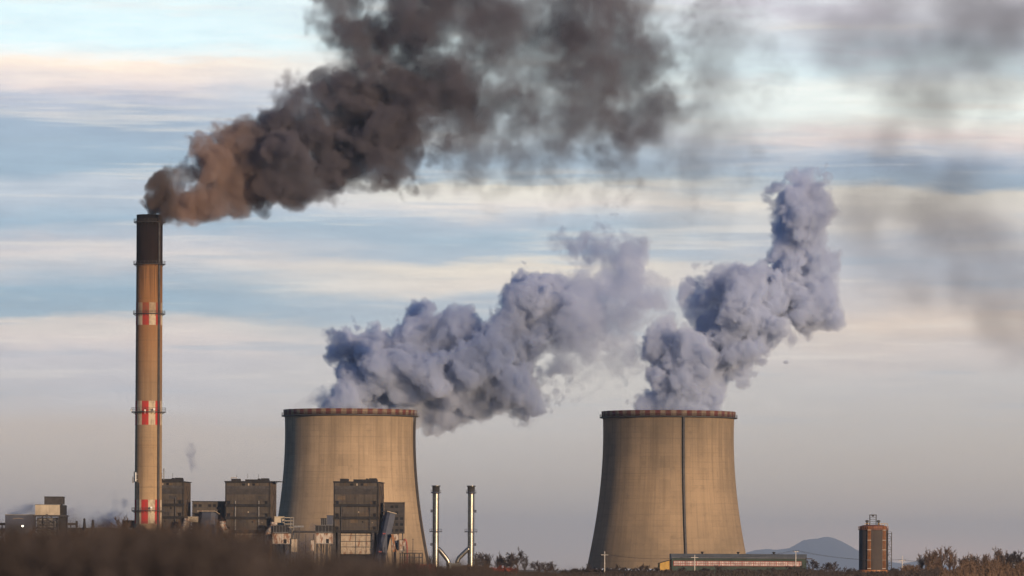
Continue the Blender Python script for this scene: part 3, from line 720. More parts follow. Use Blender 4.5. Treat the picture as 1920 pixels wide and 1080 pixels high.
# orange crane and pipe rack right of the conveyor
L = Loc(740, 1102); t = thing('jib_crane', L.o, 'orange jib crane leaning beside the conveyor foot', 'crane')
mb = MB(); a, b = Vector((L.x(736), 0, L.z(1008))), Vector((L.x(741), -1, L.z(1034)))
for s in (-.45,.45): mb.bar(a+Vector((s,0,0)), b+Vector((s,0,0)), .28)
for i in range(8):
    q0, q1 = a+(b-a)*i/8, a+(b-a)*(i+1)/8; mb.bar(q0+Vector((-.45,0,0)), q1+Vector((.45,0,0)), .16)
mb.build('jib', M['orange'], t)
MB().box(L.x(737), L.x(744), -1.8, 1.5, L.z(1036), L.z(1031)).build('cab', M['orange'], t)
mb = MB(); mb.box(L.x(738), L.x(743), -1, 1, 0, L.z(1036)); mb.build('mast', M['steel'], t)
MB().bar(a, Vector((L.x(733), .5, L.z(1003))), .3).build('jib_head', M['orange'], t)
L = Loc(771, 1092); t = thing('pipe_rack', L.o, 'open steel pipe rack with railings at the right foot of the cooling tower', 'pipe rack')
mb = MB(); z1, z2 = L.z(1037.5), L.z(1046)
mb.box(L.x(749), L.x(793), 0, 4, z1-.5, z1); mb.build('deck', M['steel'], t)
mb = MB()
for q in np.linspace(L.x(749), L.x(793), 13): mb.bar((q,0,z1),(q,0,z1+1.2),.12)
mb.bar((L.x(749),0,z1+1.2),(L.x(793),0,z1+1.2),.12); mb.build('railing', M['steel'], t)
for xx in (750.5,759,768,777,786,792):
    for dd in (0, 3.5): MB().box(L.x(xx)-.3, L.x(xx)+.3, dd, dd+.5, 0, z1-.5).build('post', M['steel'], t)
mb = MB()
for dd in (.8,1.8,2.8): mb.tube([(L.x(749),dd,z2),(L.x(793),dd,z2)], .35, 8)
mb.build('pipe', M['grey_steel'], t)
L = Loc(764.5, 1090); t = thing('riser_pipe', L.o, 'curved red pipe beside the low white filter house', 'pipe')
MB().tube([(L.x(757),0,L.z(1012)),(L.x(760.5),0,L.z(1013)),(L.x(762.5),0,L.z(1018)),(L.x(763.5),0,L.z(1030)),(L.x(764),0,0)], .42, 10).build('pipe', M['dull_red'], t, True)
MB().tube([(L.x(764),-.0,L.z(1040)),(L.x(764),0,L.z(1038))], .6, 10).build('flange', M['steel'], t)
L = Loc(774, 1088); t = thing('thin_mast', L.o, 'thin dark mast standing in the pipe rack', 'mast')
MB().tube([(0,0,0),(0,0,L.z(1011))], [.3,.14], 8).build('pole', M['steel'], t); MB().bar((-.6,0,L.z(1012)),(.6,0,L.z(1012)),.2).build('crossbar', M['steel'], t)
# floodlights low among the pipes
for (px, py, D, lb) in ((486,1042,1095,'bright lit floodlight low in front of the freestanding boiler house'),(42.5,986.5,985,'bright lit floodlight on the grey shed at the far left')):
    p = P(px, py, D); t = thing('floodlight', (p.x, p.y, 0), lb, 'floodlight')
    MB().tube([(0,0,0),(0,0,p.z-.4)], .14, 8).build('pole', M['steel'], t)
    MB().tube([(0,-.45,p.z),(0,.25,p.z)], [.62,.4], 12).build('housing', M['grey_steel'], t); MB().tube([(0,-.50,p.z),(0,-.46,p.z)], .55, 12).build('lamp_glass', M['lamp'], t)

# ------------------------------------------------------------------ the far left group
L = Loc(36, 990); t = thing('plant_shed', L.o, 'wide grey shed with a snowy pale roof edge at the far left', 'shed')
L.box(MB(), 9.6, 61, 966, 1068, 0, 22).build('wall', M['blue_steel'], t)
L.box(MB(), 9, 62, 964.2, 966, -.6, 22.6).build('roof', M['grey_steel'], t)
L.box(MB(), 9.6, 61, 985, 1068, -.3, -.002).build('lower_wall', M['roof_blue'], t)
mb = MB(); mb.tube([(L.x(24+20*f), -.5, L.z(978-1.6*math.sin(math.pi*f))) for f in np.linspace(0,1,9)], .16, 6); mb.build('cable', M['cream_panel'], t)
L.box(MB(), 26, 34, 1000, 1012, -.42, -.302).build('gate', M['opening'], t)
L = Loc(92, 1000); t = thing('coal_bunker', L.o, 'coal bunker tower with a beige box on a braced steel frame at the far left', 'bunker')
L.box(MB(), 66, 112, 946.5, 965.5, 0, 16).build('bunker_box', M['beige'], t)
L.box(MB(), 112.05, 121, 947, 965.8, 2, 15.5).build('side_wall', M['girder'], t)
L.box(MB(), 65.5, 113, 945.6, 946.5, -.4, 16.4).build('roof', M['grey_steel'], t)
c = L.box(MB(), 82.5, 117.5, 932, 945.6, 2, 14).build('head_house', M['dark_ribbed'], t)
L.box(MB(), 82, 118, 930.8, 932, 1.6, 14.4).build('roof', M['girder'], c)
L.box(MB(), 62, 124, 965.6, 968.5, -1, 17).build('frame_deck', M['steel'], t)
L.box(MB(), 68, 108, 970, 1068, 4, 15).build('lower_wall', M['grey_steel'], t)
L.box(MB(), 110, 123, 968.5, 1068, 1, 15).build('stair_tower', M['girder'], t)
for yy in (975.5,981.5,988,994): L.box(MB(), 67, 109, yy, yy+1.5, -.2, .4).build('frame_beam', M['steel'], t)
for xx in (65.5,88,109): L.box(MB(), xx-.8, xx+.8, 968.5, 1068, -.5, .3).build('column', M['steel'], t)
mb = MB()
for a_, b_ in ((67,88),(109,88)):
    mb.bar((L.x(a_),-.7,L.z(982)),(L.x(b_),-.7,L.z(969)),.4); mb.bar((L.x(a_),-.7,L.z(996)),(L.x(b_),-.7,L.z(983)),.4)
mb.build('diagonal_brace', M['steel'], t)
L = Loc(133, 1000); t = thing('conveyor_bridge', L.o, 'dark level conveyor bridge right of the coal bunker', 'conveyor bridge', 'dark level bridges at the coal bunker')
L.box(MB(), 124, 143.5, 980.2, 984.6, 4, 8).build('gallery', M['steel'], t); L.box(MB(), 140.5, 143.8, 976.5, 988, 3.8, 8.2).build('end_post', M['girder'], t)
for xx in (131,141.8): L.box(MB(), xx-.8, xx+.8, 984.6, 1068, 5, 7).build('leg', M['steel'], t)
L = Loc(4, 992); t = thing('conveyor_bridge', L.o, 'dark level conveyor bridge left of the grey shed', 'conveyor bridge', 'dark level bridges at the coal bunker')
L.box(MB(), -22, 9, 980.2, 984.6, 4, 8).build('gallery', M['steel'], t)
for xx in (-12,2): L.box(MB(), xx-.8, xx+.8, 984.6, 1068, 5, 7).build('leg', M['steel'], t)
L.box(MB(), -10, 7.5, 990, 1000, 9, 12).build('tank', M['white_rusty'], t)
for px, py, lb in ((157.8,976,'dark tapered vent stack nearer the coal bunker'),(173.6,978.8,'dark tapered vent stack nearer the striped chimney')):
    L = Loc(px, 1010); t = thing('vent_stack', L.o, lb, 'vent stack', 'pair of tapered vent stacks')
    MB().lathe([(1.1,0),(1.0,L.z(994)),(.45,L.z(py)),(.3,L.z(py)),(.3,L.z(py)-1)], 16).build('stack', M['girder'], t, True)
    MB().lathe([(.62,L.z(py)-.9),(.75,L.z(py)-.9),(.75,L.z(py)-.6),(.62,L.z(py)-.6)], 16).build('collar', M['steel'], t)
box_thing('plant_shed', 124, 246, 989.5, 1068, 1020, 10, 'long low shed between the coal bunker and the striped chimney', 'shed', 'dark_ribbed', 'grey_steel', False, None, 12, False)

# ------------------------------------------------------------------ green hall on the right
HD = 850.0; L = Loc(1385, HD); t = thing('industrial_hall', L.o, 'long dark green hall with a red barred window strip before the right cooling tower', 'hall')
dep = 30
L.box(MB(), 1259.3, 1512.3, 1046.8, 1068, 0, dep).build('wall', M['green_wall'], t)
zt0, zt1 = PZ(1385, 1047.2, HD), PZ(1385, 1038.6, HD)
MB().prism([(L.x(1258.6), zt0),(L.x(1513), zt0),(L.x(1513), zt1),(L.x(1258.6), zt1)], -.5, dep+.5).build('roof_fascia', M['roof_blue'], t)
mb = MB().box(L.x(1260), L.x(1512), -.62, -.5, zt0+.25, zt0+.4); mb.build('gutter', M['grey_steel'], t)
wz0, wz1 = PZ(1385, 1061, HD), PZ(1385, 1052.6, HD); wx0, wx1 = L.x(1263.5), L.x(1503)
wn = MB().box(wx0, wx1, -.06, -.002, wz0, wz1).build('window_strip', mat('dusty_window_panes', (.43,.375,.35), .45, .5, .35, 0, .4), t)
mb = MB(); nb = 56
for i in range(nb+1):
    q = wx0+(wx1-wx0)*i/nb; ww = .16 if i % 5 else .34; mb.box(q-ww/2, q+ww/2, -.14, -.061, wz0, wz1)
mb.build('mullion', M['dull_red'], wn)
mb = MB()
for f in (0,.5,1): zq = wz0+(wz1-wz0)*f; mb.box(wx0, wx1, -.2, -.142, zq-.13, zq+.13)
mb.build('glazing_bar', M['dull_red'], wn)
for px in (1318,1385.5,1452.5):
    v = MB().lathe([(.5,zt1),(.5,zt1+.6),(.85,zt1+.7),(.85,zt1+1.0),(0.02,zt1+1.15)], 14, c=(L.x(px), 8)); v.build('roof_vent', M['girder'], t)
MB().box(L.x(1512.4), L.x(1522), -1, 6, PZ(1515,1048.6,HD), PZ(1515,1046.8,HD)).build('canopy', M['silo_grey'], t)
lt = MB().prism([(L.x(1236.7), 0),(L.x(1259.2), 0),(L.x(1259.2), PZ(1259,1050,HD)),(L.x(1236.7), PZ(1237,1056.4,HD))], 1.5, dep-4).build('lean_to', M['yellow_wall'], t)
MB().prism([(L.x(1236.0), PZ(1236,1056.6,HD)),(L.x(1259.25), PZ(1259,1049.9,HD)),(L.x(1259.25), PZ(1259,1048.9,HD)),(L.x(1236.0), PZ(1236,1055.7,HD))], 1.1, dep-3.6).build('roof', M['girder'], lt)
MB().box(L.x(1236.9), L.x(1237.8), 1.32, 1.498, 0, PZ(1237,1056.4,HD)).build('corner_trim', M['girder'], lt)
MB().box(L.x(1256), L.x(1259.1), 1.35, 1.498, 0, PZ(1259,1051.5,HD)).build('side_panel', M['orange'], lt)

# ------------------------------------------------------------------ silo
LD = 900.0; L = Loc(1637, LD); t = thing('storage_silo', L.o, 'charcoal cylindrical silo with orange pipes and a rusty red cap', 'silo')
r0 = 26.7*L.k; zs = lambda py: PZ(1637, py, LD)
MB().lathe([(r0,0),(r0,zs(992.5)),(r0-.1,zs(991.5)),(0.02,zs(990))], 72).build('silo_body', M['silo_grey'], t, True)
dk = MB().lathe([(r0+.05,zs(994)),(r0+.55,zs(993.6)),(r0+.55,zs(992.6)),(r0*.97,zs(992.6)),(r0*.97,zs(987)),(r0*.7,zs(984.6)),(0.02,zs(984))], 60)
cap = dk.build('cap', M['silo_red'], t)
rl = MB(); railing(rl, r0+.45, zs(992.6), 1.5, 36, t=.08); rl.build('railing', M['orange'], cap)
for px, lo_, mm in ((1628.3,1068,'orange'),(1656.5,1068,'orange')):
    xx = L.x(px); yb = -math.sqrt(max(0, r0*r0-xx*xx))-.45
    for o_ in (-.62,0,.62):
        pp = MB().tube([(xx+o_,yb,0),(xx+o_,yb,zs(987))], .17, 10).build('orange_pipe', M['orange'], t, True)
    mb = MB()
    for py in (994,1013,1031,1050,1066): mb.box(xx-.95, xx+.95, yb-.32, yb+.5, zs(py)-.10, zs(py)+.10)
    mb.build('pipe_bracket', M['pole'], t)
fr = MB(); a, b = L.x(1630.8), L.x(1642.6)
for xx in (a, b):
    for dd in (-1.5, 1.5): fr.bar((xx,dd,zs(985)),(xx,dd,zs(965.5)),.26)
for py in (966,970,974,978,982): fr.bar((a,-1.5,zs(py)),(b,-1.5,zs(py)),.12); fr.bar((a,1.5,zs(py)),(b,1.5,zs(py)),.12)
fr.bar((a-.2,-1.5,zs(965.5)),(b+.2,-1.5,zs(965.5)),.36); fr.bar((a-.2,1.5,zs(965.5)),(b+.2,1.5,zs(965.5)),.36); fr.box(L.x(1634.5), L.x(1638.5), -1.2, 1.2, zs(968.5), zs(966))
fr.build('hoist_frame', M['steel'], t)
for px in (1625.5,1647):
    MB().lathe([(.55,zs(986)),(.55,zs(979)),(.9,zs(978.6)),(.9,zs(975.8)),(.02,zs(975))], 14, c=(L.x(px),-1)).build('filter_vent', M['steel'], t)
mb = MB(); zz = zs(982)
mb.bar((L.x(1646),-3,zz),(L.x(1663.5),-3,zz),.2); mb.bar((L.x(1621),-3,zz),(L.x(1629),-3,zz),.2)
for px in (1646,1652,1658,1663.5,1621,1629): mb.bar((L.x(px),-3,zz),(L.x(px),-3,zs(987)),.16)
mb.build('yellow_handrail', M['yellow_wall'], t)
st = MB(); xa, xb = L.x(1664.6), L.x(1671.6)
for xx in (xa, xb):
    for dd in (-2,1): st.bar((xx,dd,0),(xx,dd,zs(990 if xx == xa else 998)),.2)
for i, py in enumerate(range(1000, 1066, 10)):
    st.box(xa, xb, -2, 1, zs(py)-.12, zs(py)+.1)
    st.bar((xa if i%2 else xb, -2, zs(py+10)), (xb if i%2 else xa, -2, zs(py)), .16)
    st.bar((xa,-2,zs(py)+1.1),(xb,-2,zs(py)+1.1),.1)
st.build('stair_tower', M['steel'], t)
MB().lathe([(r0+.9,0),(r0+.9,zs(1069)),(r0+.05,zs(1068.5))], 48).build('base_ring', M['orange'], t)
L = Loc(1750, 760); t = thing('round_tank', L.o, 'slim pale round tank hidden in the trees on the right', 'tank')
MB().lathe([(1.05,0),(1.05,L.z(1040)),(.75,L.z(1037)),(.75,L.z(1036)),(.02,L.z(1035))], 20).build('tank_body', M['beige'], t, True)
MB().lathe([(1.1,L.z(1050)),(1.2,L.z(1050)),(1.2,L.z(1049)),(1.1,L.z(1049))], 20).build('tank_band', M['pole'], t)

# ------------------------------------------------------------------ power poles and their wires
POLES = [(1133.6,1033,1039.5,13,700,'pale power pole in front of the right cooling tower, left of the yellow lean-to'),(1302.5,1038.5,1043.5,14,690,'pale power pole in front of the green hall near its left end'),
         (1492,1030.5,1031.5,11,720,'pale power pole in front of the green hall near its right end'),(1691.5,1038.5,1047.5,12,720,'pale power pole right of the charcoal silo'),(1904.5,1040,1050,16,640,'pale power pole at the far right edge before the trees')]
tops = []
for px, yt, ya, w_, D, lb in POLES:
    L = Loc(px, D); t = thing('power_pole', L.o, lb, 'power pole', 'pale power poles'); k = KK(D)
    MB().tube([(0,0,0),(0,0,L.z(yt))], [.27,.15], 10).build('pole', M['pole'], t, True)
    za = L.z(ya); c = MB().bar((-w_/2*k,0,za),(w_/2*k,0,za), .22).build('crossarm', M['pole'], t)
    ins = []
    for f in (-.47,.0 if ya-yt < 2 else -.25,.47):
        MB().lathe([(.06,za),(.16,za+.15),(.10,za+.3),(.16,za+.4),(.02,za+.55)], 8, c=(f*w_*k,0)).build('insulator', M['steel'], t); ins.append(L.o+Vector((f*w_*k,0,za+.5)))
    tops.append(ins)
for i in range(len(tops)-1):
    t = None
    for a, b in zip(tops[i], tops[i+1]):
        pts = [a+(b-a)*f-Vector((0,0,1.6*4*f*(1-f))) for f in np.linspace(0,1,13)]
        o = MB().tube(pts, .028, 5).build('power_wire', M['wire'])
        tag(o, 'thin black power wire ' + ['passing in front of the yellow lean-to','along the front of the green hall','passing the silo before the hills','over the trees at the far right'][i], 'wire', 'power wires')
# ------------------------------------------------------------------ bare winter trees and brush
def grow(mbs, p, d, ln, r, lv, maxlv, rs, spec):
    """one branch with its children; levels below spec['split'] go to the trunk mesh, the rest to the crown"""
    mb = mbs[0] if lv < spec['split'] else mbs[1]
    segs = 3 if lv == 0 else 2
    pts = [p]; dd = d.copy()
    for i in range(segs):
        dd = (dd + Vector((rs.gauss(0,1), rs.gauss(0,1), rs.gauss(0,.6)))*spec['wob'] + Vector((0,0,spec['up']))).normalized()
        pts.append(pts[-1]+dd*ln/segs)
    rads = [max(spec['rmin'], r*(1-.5*i/segs)) for i in range(segs+1)]
    mb.tube(pts, rads, 5 if lv == 0 else (4 if lv == 1 else 3), False)
    if lv == maxlv: return
    n = spec['kids'][lv]
    for k in range(n):
        f = spec['low'] + (1-spec['low'])*(k+rs.random())/n if lv == 0 else .2+.8*(k+rs.random())/n
        i = min(segs-1, int(f*segs)); q = pts[i]+(pts[i+1]-pts[i])*(f*segs-i)
        az = rs.uniform(0, 2*math.pi); sp = spec['spread'][lv]*rs.uniform(.7,1.25)
        ax = (pts[i+1]-pts[i]).normalized()
        s1 = ax.cross(Vector((math.cos(az), math.sin(az), .3))).normalized()
        nd = (ax*math.cos(sp)+s1*math.sin(sp)).normalized()
        grow(mbs, q, nd, ln*spec['ratio'][lv]*rs.uniform(.7,1.2)*(1.15-.45*f if lv == 0 else 1), rads[i]*.62, lv+1, maxlv, rs, spec)
SPECS = {
 'round': dict(kids=(10,6,5,5), low=.22, spread=(.85,.75,.7,.7), ratio=(.62,.55,.5,.5), wob=.14, up=.03, split=2, rmin=.040, levels=4, len=.55, r=.024),
 'upright': dict(kids=(12,6,4,3), low=.12, spread=(.33,.38,.42,.5), ratio=(.58,.5,.48,.5), wob=.10, up=.12, split=2, rmin=.040, levels=4, len=.72, r=.018),
}
def make_tree(kind, h, seed, twigm, name, stems=1):
    rs = random.Random(seed); sp = dict(SPECS[kind]); t, c = MB(), MB()
    for s in range(stems):
        a = rs.uniform(0, 6.28); q = 0 if stems == 1 else rs.uniform(.2, .5)
        d = Vector((math.cos(a)*q, math.sin(a)*q, 1)).normalized()
        grow((t, c), Vector((math.cos(a)*.3*(stems>1), math.sin(a)*.3*(stems>1), -.1)), d, h*sp['len']*rs.uniform(.85,1.1), h*sp['r']*(1 if stems == 1 else .6), 0, sp['levels'] if stems == 1 else 3, rs, sp)
    zmax = max(v[2] for v in c.v); k = h/zmax
    for q in (t, c): q.v = [(x*k, y*k, z*k) for x, y, z in q.v]
    root = empty(name, (0,0,-500))
    t.build('trunk', M['bark'], root); c.build('crown', M[twigm], root)
    return root
PROTO = {}
def proto(key):
    if key not in PROTO:
        kind, var, tw = key
        if kind == 'shrub': PROTO[key] = (make_tree('round', 4.0, 40+var, tw, 'bare_shrub', stems=7), 4.0)
        else: PROTO[key] = (make_tree(kind, 9.0, 10+var, tw, 'bare_tree'), 9.0)
        PROTO[key] = PROTO[key]+([False],)
    return PROTO[key]
def plant(px, ytop, D, key, label, group, cat, widen=1.0):
    src, h0, used = proto(key)
    o = src if not used[0] else copy_tree(src); used[0] = True
    p = P(px, ytop, D); s = p.z/h0
    o.location = (p.x, p.y+rng.uniform(-9,9), 0); o.scale = (s*widen, s*widen, s); o.rotation_euler.z = rng.uniform(0, 6.28)
    tag(o, label, cat, group)
    return o
TG, SG = 'bare winter trees', 'bare winter shrubs'
T = lambda px, yt, D, kind, var, tw, label, widen=1.0: plant(px, yt, D, (kind, var, tw), label, TG if kind != 'shrub' else SG, 'tree' if kind != 'shrub' else 'shrub', widen)
# between the silver stacks and the right tower
T(971,1024,560,'round',0,'twig_dark','large bare tree with a clumped crown, tallest between the silver stacks and right cooling tower',1.0)
T(906,1034,620,'round',1,'twig_dark','bare tree just right of the right silver stack',1.0)
T(931,1036,640,'upright',0,'twig_dark','slim bare tree between the right silver stack and the large clumped tree',1.0)
T(946,1042,600,'round',2,'twig_dark','small bare tree touching the left side of the large clumped tree',1.0)
T(1001,1050,580,'round',3,'twig_dark','small bare tree touching the right side of the large clumped tree',1.0)
T(1020,1053,560,'round',1,'twig_dark','low bare tree right of the large clumped tree, second in the descending row',1.15)
T(1040,1057,560,'round',2,'twig_dark','low bare tree right of the large clumped tree, third in the descending row',1.2)
T(1059,1066,540,'shrub',0,'twig_dark','lowest shrub in the gap left of the right cooling tower',1.2)
T(806,1040,640,'upright',1,'twig_dark','thin bare tree left of the left silver stack')
T(1092,1061,560,'round',0,'twig_dark','low bare tree at the left foot of the right cooling tower',1.3)
T(1118,1065,560,'shrub',1,'twig_dark','low shrub left of the power pole at the right cooling tower',1.3)
T(1146,1064,560,'shrub',2,'twig_dark','low shrub right of the power pole at the right cooling tower',1.3)
T(1166,1062,570,'round',3,'twig_dark','bushy low tree in front of the right cooling tower, left of the middle',1.3)
T(1187,1064,560,'shrub',0,'twig_dark','low shrub in front of the middle of the right cooling tower',1.3)
T(1209,1059,570,'round',1,'twig_dark','rounded low tree just left of the yellow lean-to',1.3)
T(1229,1062,560,'round',2,'twig_dark','low tree whose twigs touch the yellow lean-to wall',1.2)
T(1251,1066,560,'shrub',1,'twig','brown shrub standing before the yellow lean-to',1.2)
hall = [(1278,1060,'round',0),(1322,1063,'shrub',2),(1346,1058,'round',3),(1372,1066,'shrub',0),(1396,1064,'shrub',1),(1424,1066,'shrub',2),(1452,1063,'round',1),(1476,1060,'round',2)]
hl = ['bare shrubby tree at the left end of the green hall','low shrub right of the pole that stands before the green hall','bare low tree reaching the red window strip, left of its middle','low shrub before the middle of the green hall','low shrub right of the middle of the green hall','low shrub below the right half of the red window strip','bare low tree before the right part of the green hall','bare low tree left of the pole at the right end of the green hall']
for (px, yt, kd, vr), lb in zip(hall, hl): T(px, yt, 545, kd, vr, 'twig_dark', lb, 1.25)
T(1502,1055,560,'round',0,'twig_dark','bare tree over the right corner of the green hall',1.1)
T(1526,1046,590,'round',3,'twig_dark','dark bare tree right of the green hall, tallest before the hills')
T(1546,1054,580,'round',1,'twig_dark','dark bare tree before the hills, second from the green hall',1.1)
T(1563,1052,590,'round',2,'twig_dark','dark bare tree before the hills, third from the green hall',1.0)
T(1588,1060,570,'round',0,'twig_dark','low bare tree just left of the charcoal silo',1.2)
T(1606,1064,560,'shrub',0,'twig_dark','low shrub touching the left edge of the charcoal silo',1.2)
T(1640,1071,560,'shrub',1,'twig','low brown shrub at the foot of the charcoal silo',1.4)
T(1676,1063,570,'shrub',2,'twig_dark','low shrub at the foot of the silo stair tower',1.2)
T(1698,1066,560,'shrub',0,'twig_dark','low shrub right of the pole beyond the silo',1.3)
T(1718,1058,560,'round',1,'twig','low brown tree left of the tall reddish trees',1.1)
T(1737,1025,620,'upright',0,'twig','tall brown upright tree left of the hidden pale tank',1.25)
T(1728,1036,600,'upright',2,'twig','brown upright tree, outermost on the left of the right hand wood',1.2)
T(1769,1022,600,'upright',1,'twig_red','tallest reddish upright tree, just right of the hidden pale tank',1.3)
T(1788,1031,590,'upright',1,'twig_red','broad reddish tree right of the hidden pale tank',.9)
T(1755,1044,570,'upright',3,'twig','low brown upright tree in front of the hidden pale tank',.85)
T(1806,1040,570,'upright',2,'twig_red','low reddish upright tree in the middle of the right hand wood',1.0)
T(1824,1041,560,'round',1,'twig_dark','dark brown rounded tree in the middle of the right hand wood',1.0)
T(1842,1036,580,'upright',0,'twig','brown upright tree left of the broom shaped tree',1.0)
T(1872,1023,610,'upright',2,'twig','broom shaped brown tree, tallest near the far right pole',1.2)
T(1860,1041,560,'upright',3,'twig_red','reddish upright tree below the broom shaped tree',1.0)
T(1888,1036,570,'round',3,'twig_dark','dark rounded tree left of the far right pole',1.0)
T(1909,1032,590,'round',1,'twig_dark','dark rounded tree behind the far right pole',1.0)
T(1925,1040,560,'round',2,'twig_red','reddish tree cut by the right edge of the picture',1.1)
T(236,966,700,'upright',1,'twig','twiggy bare tree left of the foot of the striped chimney',1.0)
T(226,976,640,'upright',0,'twig','small twiggy bare tree left of the chimney, outer one of two',1.0)
T(268,982,600,'round',2,'twig','bare tree in front of the foot of the striped chimney',1.1)
T(1751,1027,640,'upright',3,'twig','slender brown tree rising behind the hidden pale tank',1.2)
T(1781,1027,640,'upright',2,'twig_red','slender reddish tree behind the broad reddish tree, right of the hidden tank',1.3)
T(1799,1034,620,'upright',0,'twig_red','reddish upright tree at the right end of the tallest clump',1.3)
T(1815,1044,640,'round',2,'twig_dark','dark low tree in the dip of the right hand wood',1.2)
T(1833,1037,620,'upright',1,'twig_red','reddish upright tree just right of the dip in the right hand wood',1.4)
T(1851,1036,630,'upright',3,'twig_red','reddish upright tree left of the broom shaped tree, behind the lower ones',1.4)
T(1898,1031,640,'upright',0,'twig_dark','dark upright tree just left of the far right pole',1.4)
T(1916,1030,620,'upright',2,'twig_dark','dark upright tree at the right edge of the picture',1.4)
T(918,1036,610,'upright',3,'twig_dark','thin upright tree in the gap right of the right silver stack',1.3)
T(958,1034,590,'upright',2,'twig_dark','upright tree partly hidden by the large clumped tree',1.2)
T(985,1040,600,'upright',1,'twig_dark','upright tree at the right shoulder of the large clumped tree',1.3)
T(1012,1050,590,'upright',0,'twig_dark','thin upright tree in the descending row beyond the large clumped tree',1.3)
T(1078,1064,570,'shrub',2,'twig_dark','small shrub touching the left edge of the right cooling tower',1.3)
T(893,1037,600,'upright',2,'twig_dark','thin upright tree at the foot of the right silver stack',1.2)
T(939,1032,620,'upright',0,'twig_dark','thin upright tree leaning over the left shoulder of the large clumped tree',1.2)
T(1028,1051,600,'upright',3,'twig_dark','thin upright tree near the lower end of the descending row',1.4)
T(1104,1056,590,'upright',1,'twig_dark','thin upright tree before the left edge of the right cooling tower',1.4)
T(1157,1056,600,'upright',2,'twig_dark','thin upright tree right of the pole at the right cooling tower',1.4)
T(1199,1054,590,'upright',0,'twig_dark','thin upright tree before the middle of the right cooling tower',1.5)
T(1745,1031,600,'upright',1,'twig_red','reddish upright tree just left of the hidden pale tank',1.3)
T(1880,1030,600,'upright',1,'twig','brown upright tree touching the right side of the broom shaped tree',1.3)
# reddish brush at the foot of the stacks
for (px, yt, var, lb) in ((770,1054,0,'berry red shrub below the pipe rack'),(790,1058,1,'berry red shrub at the right foot of the left cooling tower'),(818,1061,2,'red brown shrub at the foot of the left silver stack'),(846,1062,0,'red brown shrub below the silver duct box'),(878,1060,1,'red brown shrub at the foot of the right silver stack'),(905,1060,2,'red brown shrub right of the silver stacks'),(932,1062,0,'berry red shrub below the large clumped tree, left side'),(956,1066,1,'berry red shrub below the large clumped tree')):
    T(px, yt-3, 420, 'shrub', var, 'twig_berry' if 'berry' in lb else 'twig_red', lb, 1.5)
# brush so near that it blurs: stems nobody could count
def brush(name, region, n, D0, D1, topfn, mat_, seed, thick=1.0):
    rs = random.Random(seed); mb = MB()
    for i in range(n):
        D = rs.uniform(D0, D1); px = rs.uniform(*region)
        top = topfn(px)
        if top is None: continue
        thk = thick*real(D)/D; h = PZ(px, top, D)*rs.uniform(.72, 1.03); x = PX(px, HZ, D)
        p = Vector((x, real(D), 0)); d = Vector((rs.gauss(0,.14), rs.gauss(0,.14), 1)).normalized()
        pts = [p]; 
        for k in range(4):
            d = (d+Vector((rs.gauss(0,.12), rs.gauss(0,.12), .05))).normalized(); pts.append(pts[-1]+d*h/4)
        mb.tube(pts, [q_*thk for q_ in (.016,.013,.010,.007,.004)], 3, False)
        for k in range(13):
            f = rs.uniform(.25,.98)*4; j = min(3, int(f)); q = pts[j]+(pts[j+1]-pts[j])*(f-j)
            td = (d+Vector((rs.gauss(0,.75), rs.gauss(0,.75), rs.uniform(-.1,.5)))).normalized(); tl = h*rs.uniform(.08,.22)
            q2 = q+td*tl; mb.tube([q, q2], [.006*thk,.003*thk], 3, False)
            for e in range(3):
                q3 = q+(q2-q)*rs.uniform(.3,1); mb.tube([q3, q3+(td+Vector((rs.gauss(0,.8), rs.gauss(0,.8), rs.gauss(0,.5)))).normalized()*tl*.5], [.005*thk,.003*thk], 3, False)
    return tag(mb.build(name, mat_), kind='stuff')
def top_left(px):
    return float(np.interp(px, [-700,0,60,140,200,240,300,360,420,470,510,560,620,700,760,830,900,980,1040,1100], [988,997,1003,996,998,992,999,997,997,1017,1036,1047,1050,1056,1060,1064,1070,1078,1086,1090]))
brush('brush', (-620,1060), 2600, 34, 62, top_left, M['twig_dark'], 5)
brush('brush', (880,1760), 2600, 330, 520, lambda px: float(np.interp(px, [880,960,1060,1240,1500,1620,1700,1760],[1071,1071,1074,1070,1068,1072,1070,1064])), M['twig_dark'], 6, 3.2)
brush('brush', (1690,2600), 2600, 380, 640, lambda px: float(np.interp(px, [1690,1730,1790,1830,1900,2000,2600],[1071,1062,1061,1057,1053,1050,1042]))+5*math.sin(px*.11)+4*math.sin(px*.047), M['twig'], 9, 4.5)

# taller stems further back, half hidden by the blurred brush
brush('brush', (-300,480), 520, 150, 240, lambda px: float(np.interp(px, [-300,0,100,200,225,245,262,300,360,400,470,560],[998,1000,998,990,974,970,984,994,986,984,1002,1040]))+4*math.sin(px*.3), M['twig'], 12, 2.2)
# ------------------------------------------------------------------ smoke and steam
def upsample(lat, n, cell, axis, off):
    """cubic B-spline from a random lattice to n voxels along one axis"""
    xx = np.arange(n) / cell + off + 1.0
    i = np.floor(xx).astype(int); f = xx - i
    W = [(1-f)**3/6, (3*f**3-6*f**2+4)/6, (-3*f**3+3*f**2+3*f+1)/6, f**3/6]
    lat = np.moveaxis(lat, axis, 0)
    out = sum(Wk.reshape(-1, *([1]*(lat.ndim-1))).astype(np.float32) * lat[i-1+k] for k, Wk in enumerate(W))
    return np.moveaxis(out, 0, axis)
def fbm(shape, cell, octaves, rs, gain=0.5, zstretch=1.0):
    out = np.zeros(shape, np.float32); a = 1.0; tot = 0
    for o in range(octaves):
        if cell < 1.6: break
        lat = rs.standard_normal([int(n/cell)+6 for n in shape]).astype(np.float32)
        for ax in range(3): lat = upsample(lat, shape[ax], cell, ax, 0.37)
        out += a * lat; tot += a*a; a *= gain; cell /= 2
    return out / (0.42*math.sqrt(tot))         # about unit variance
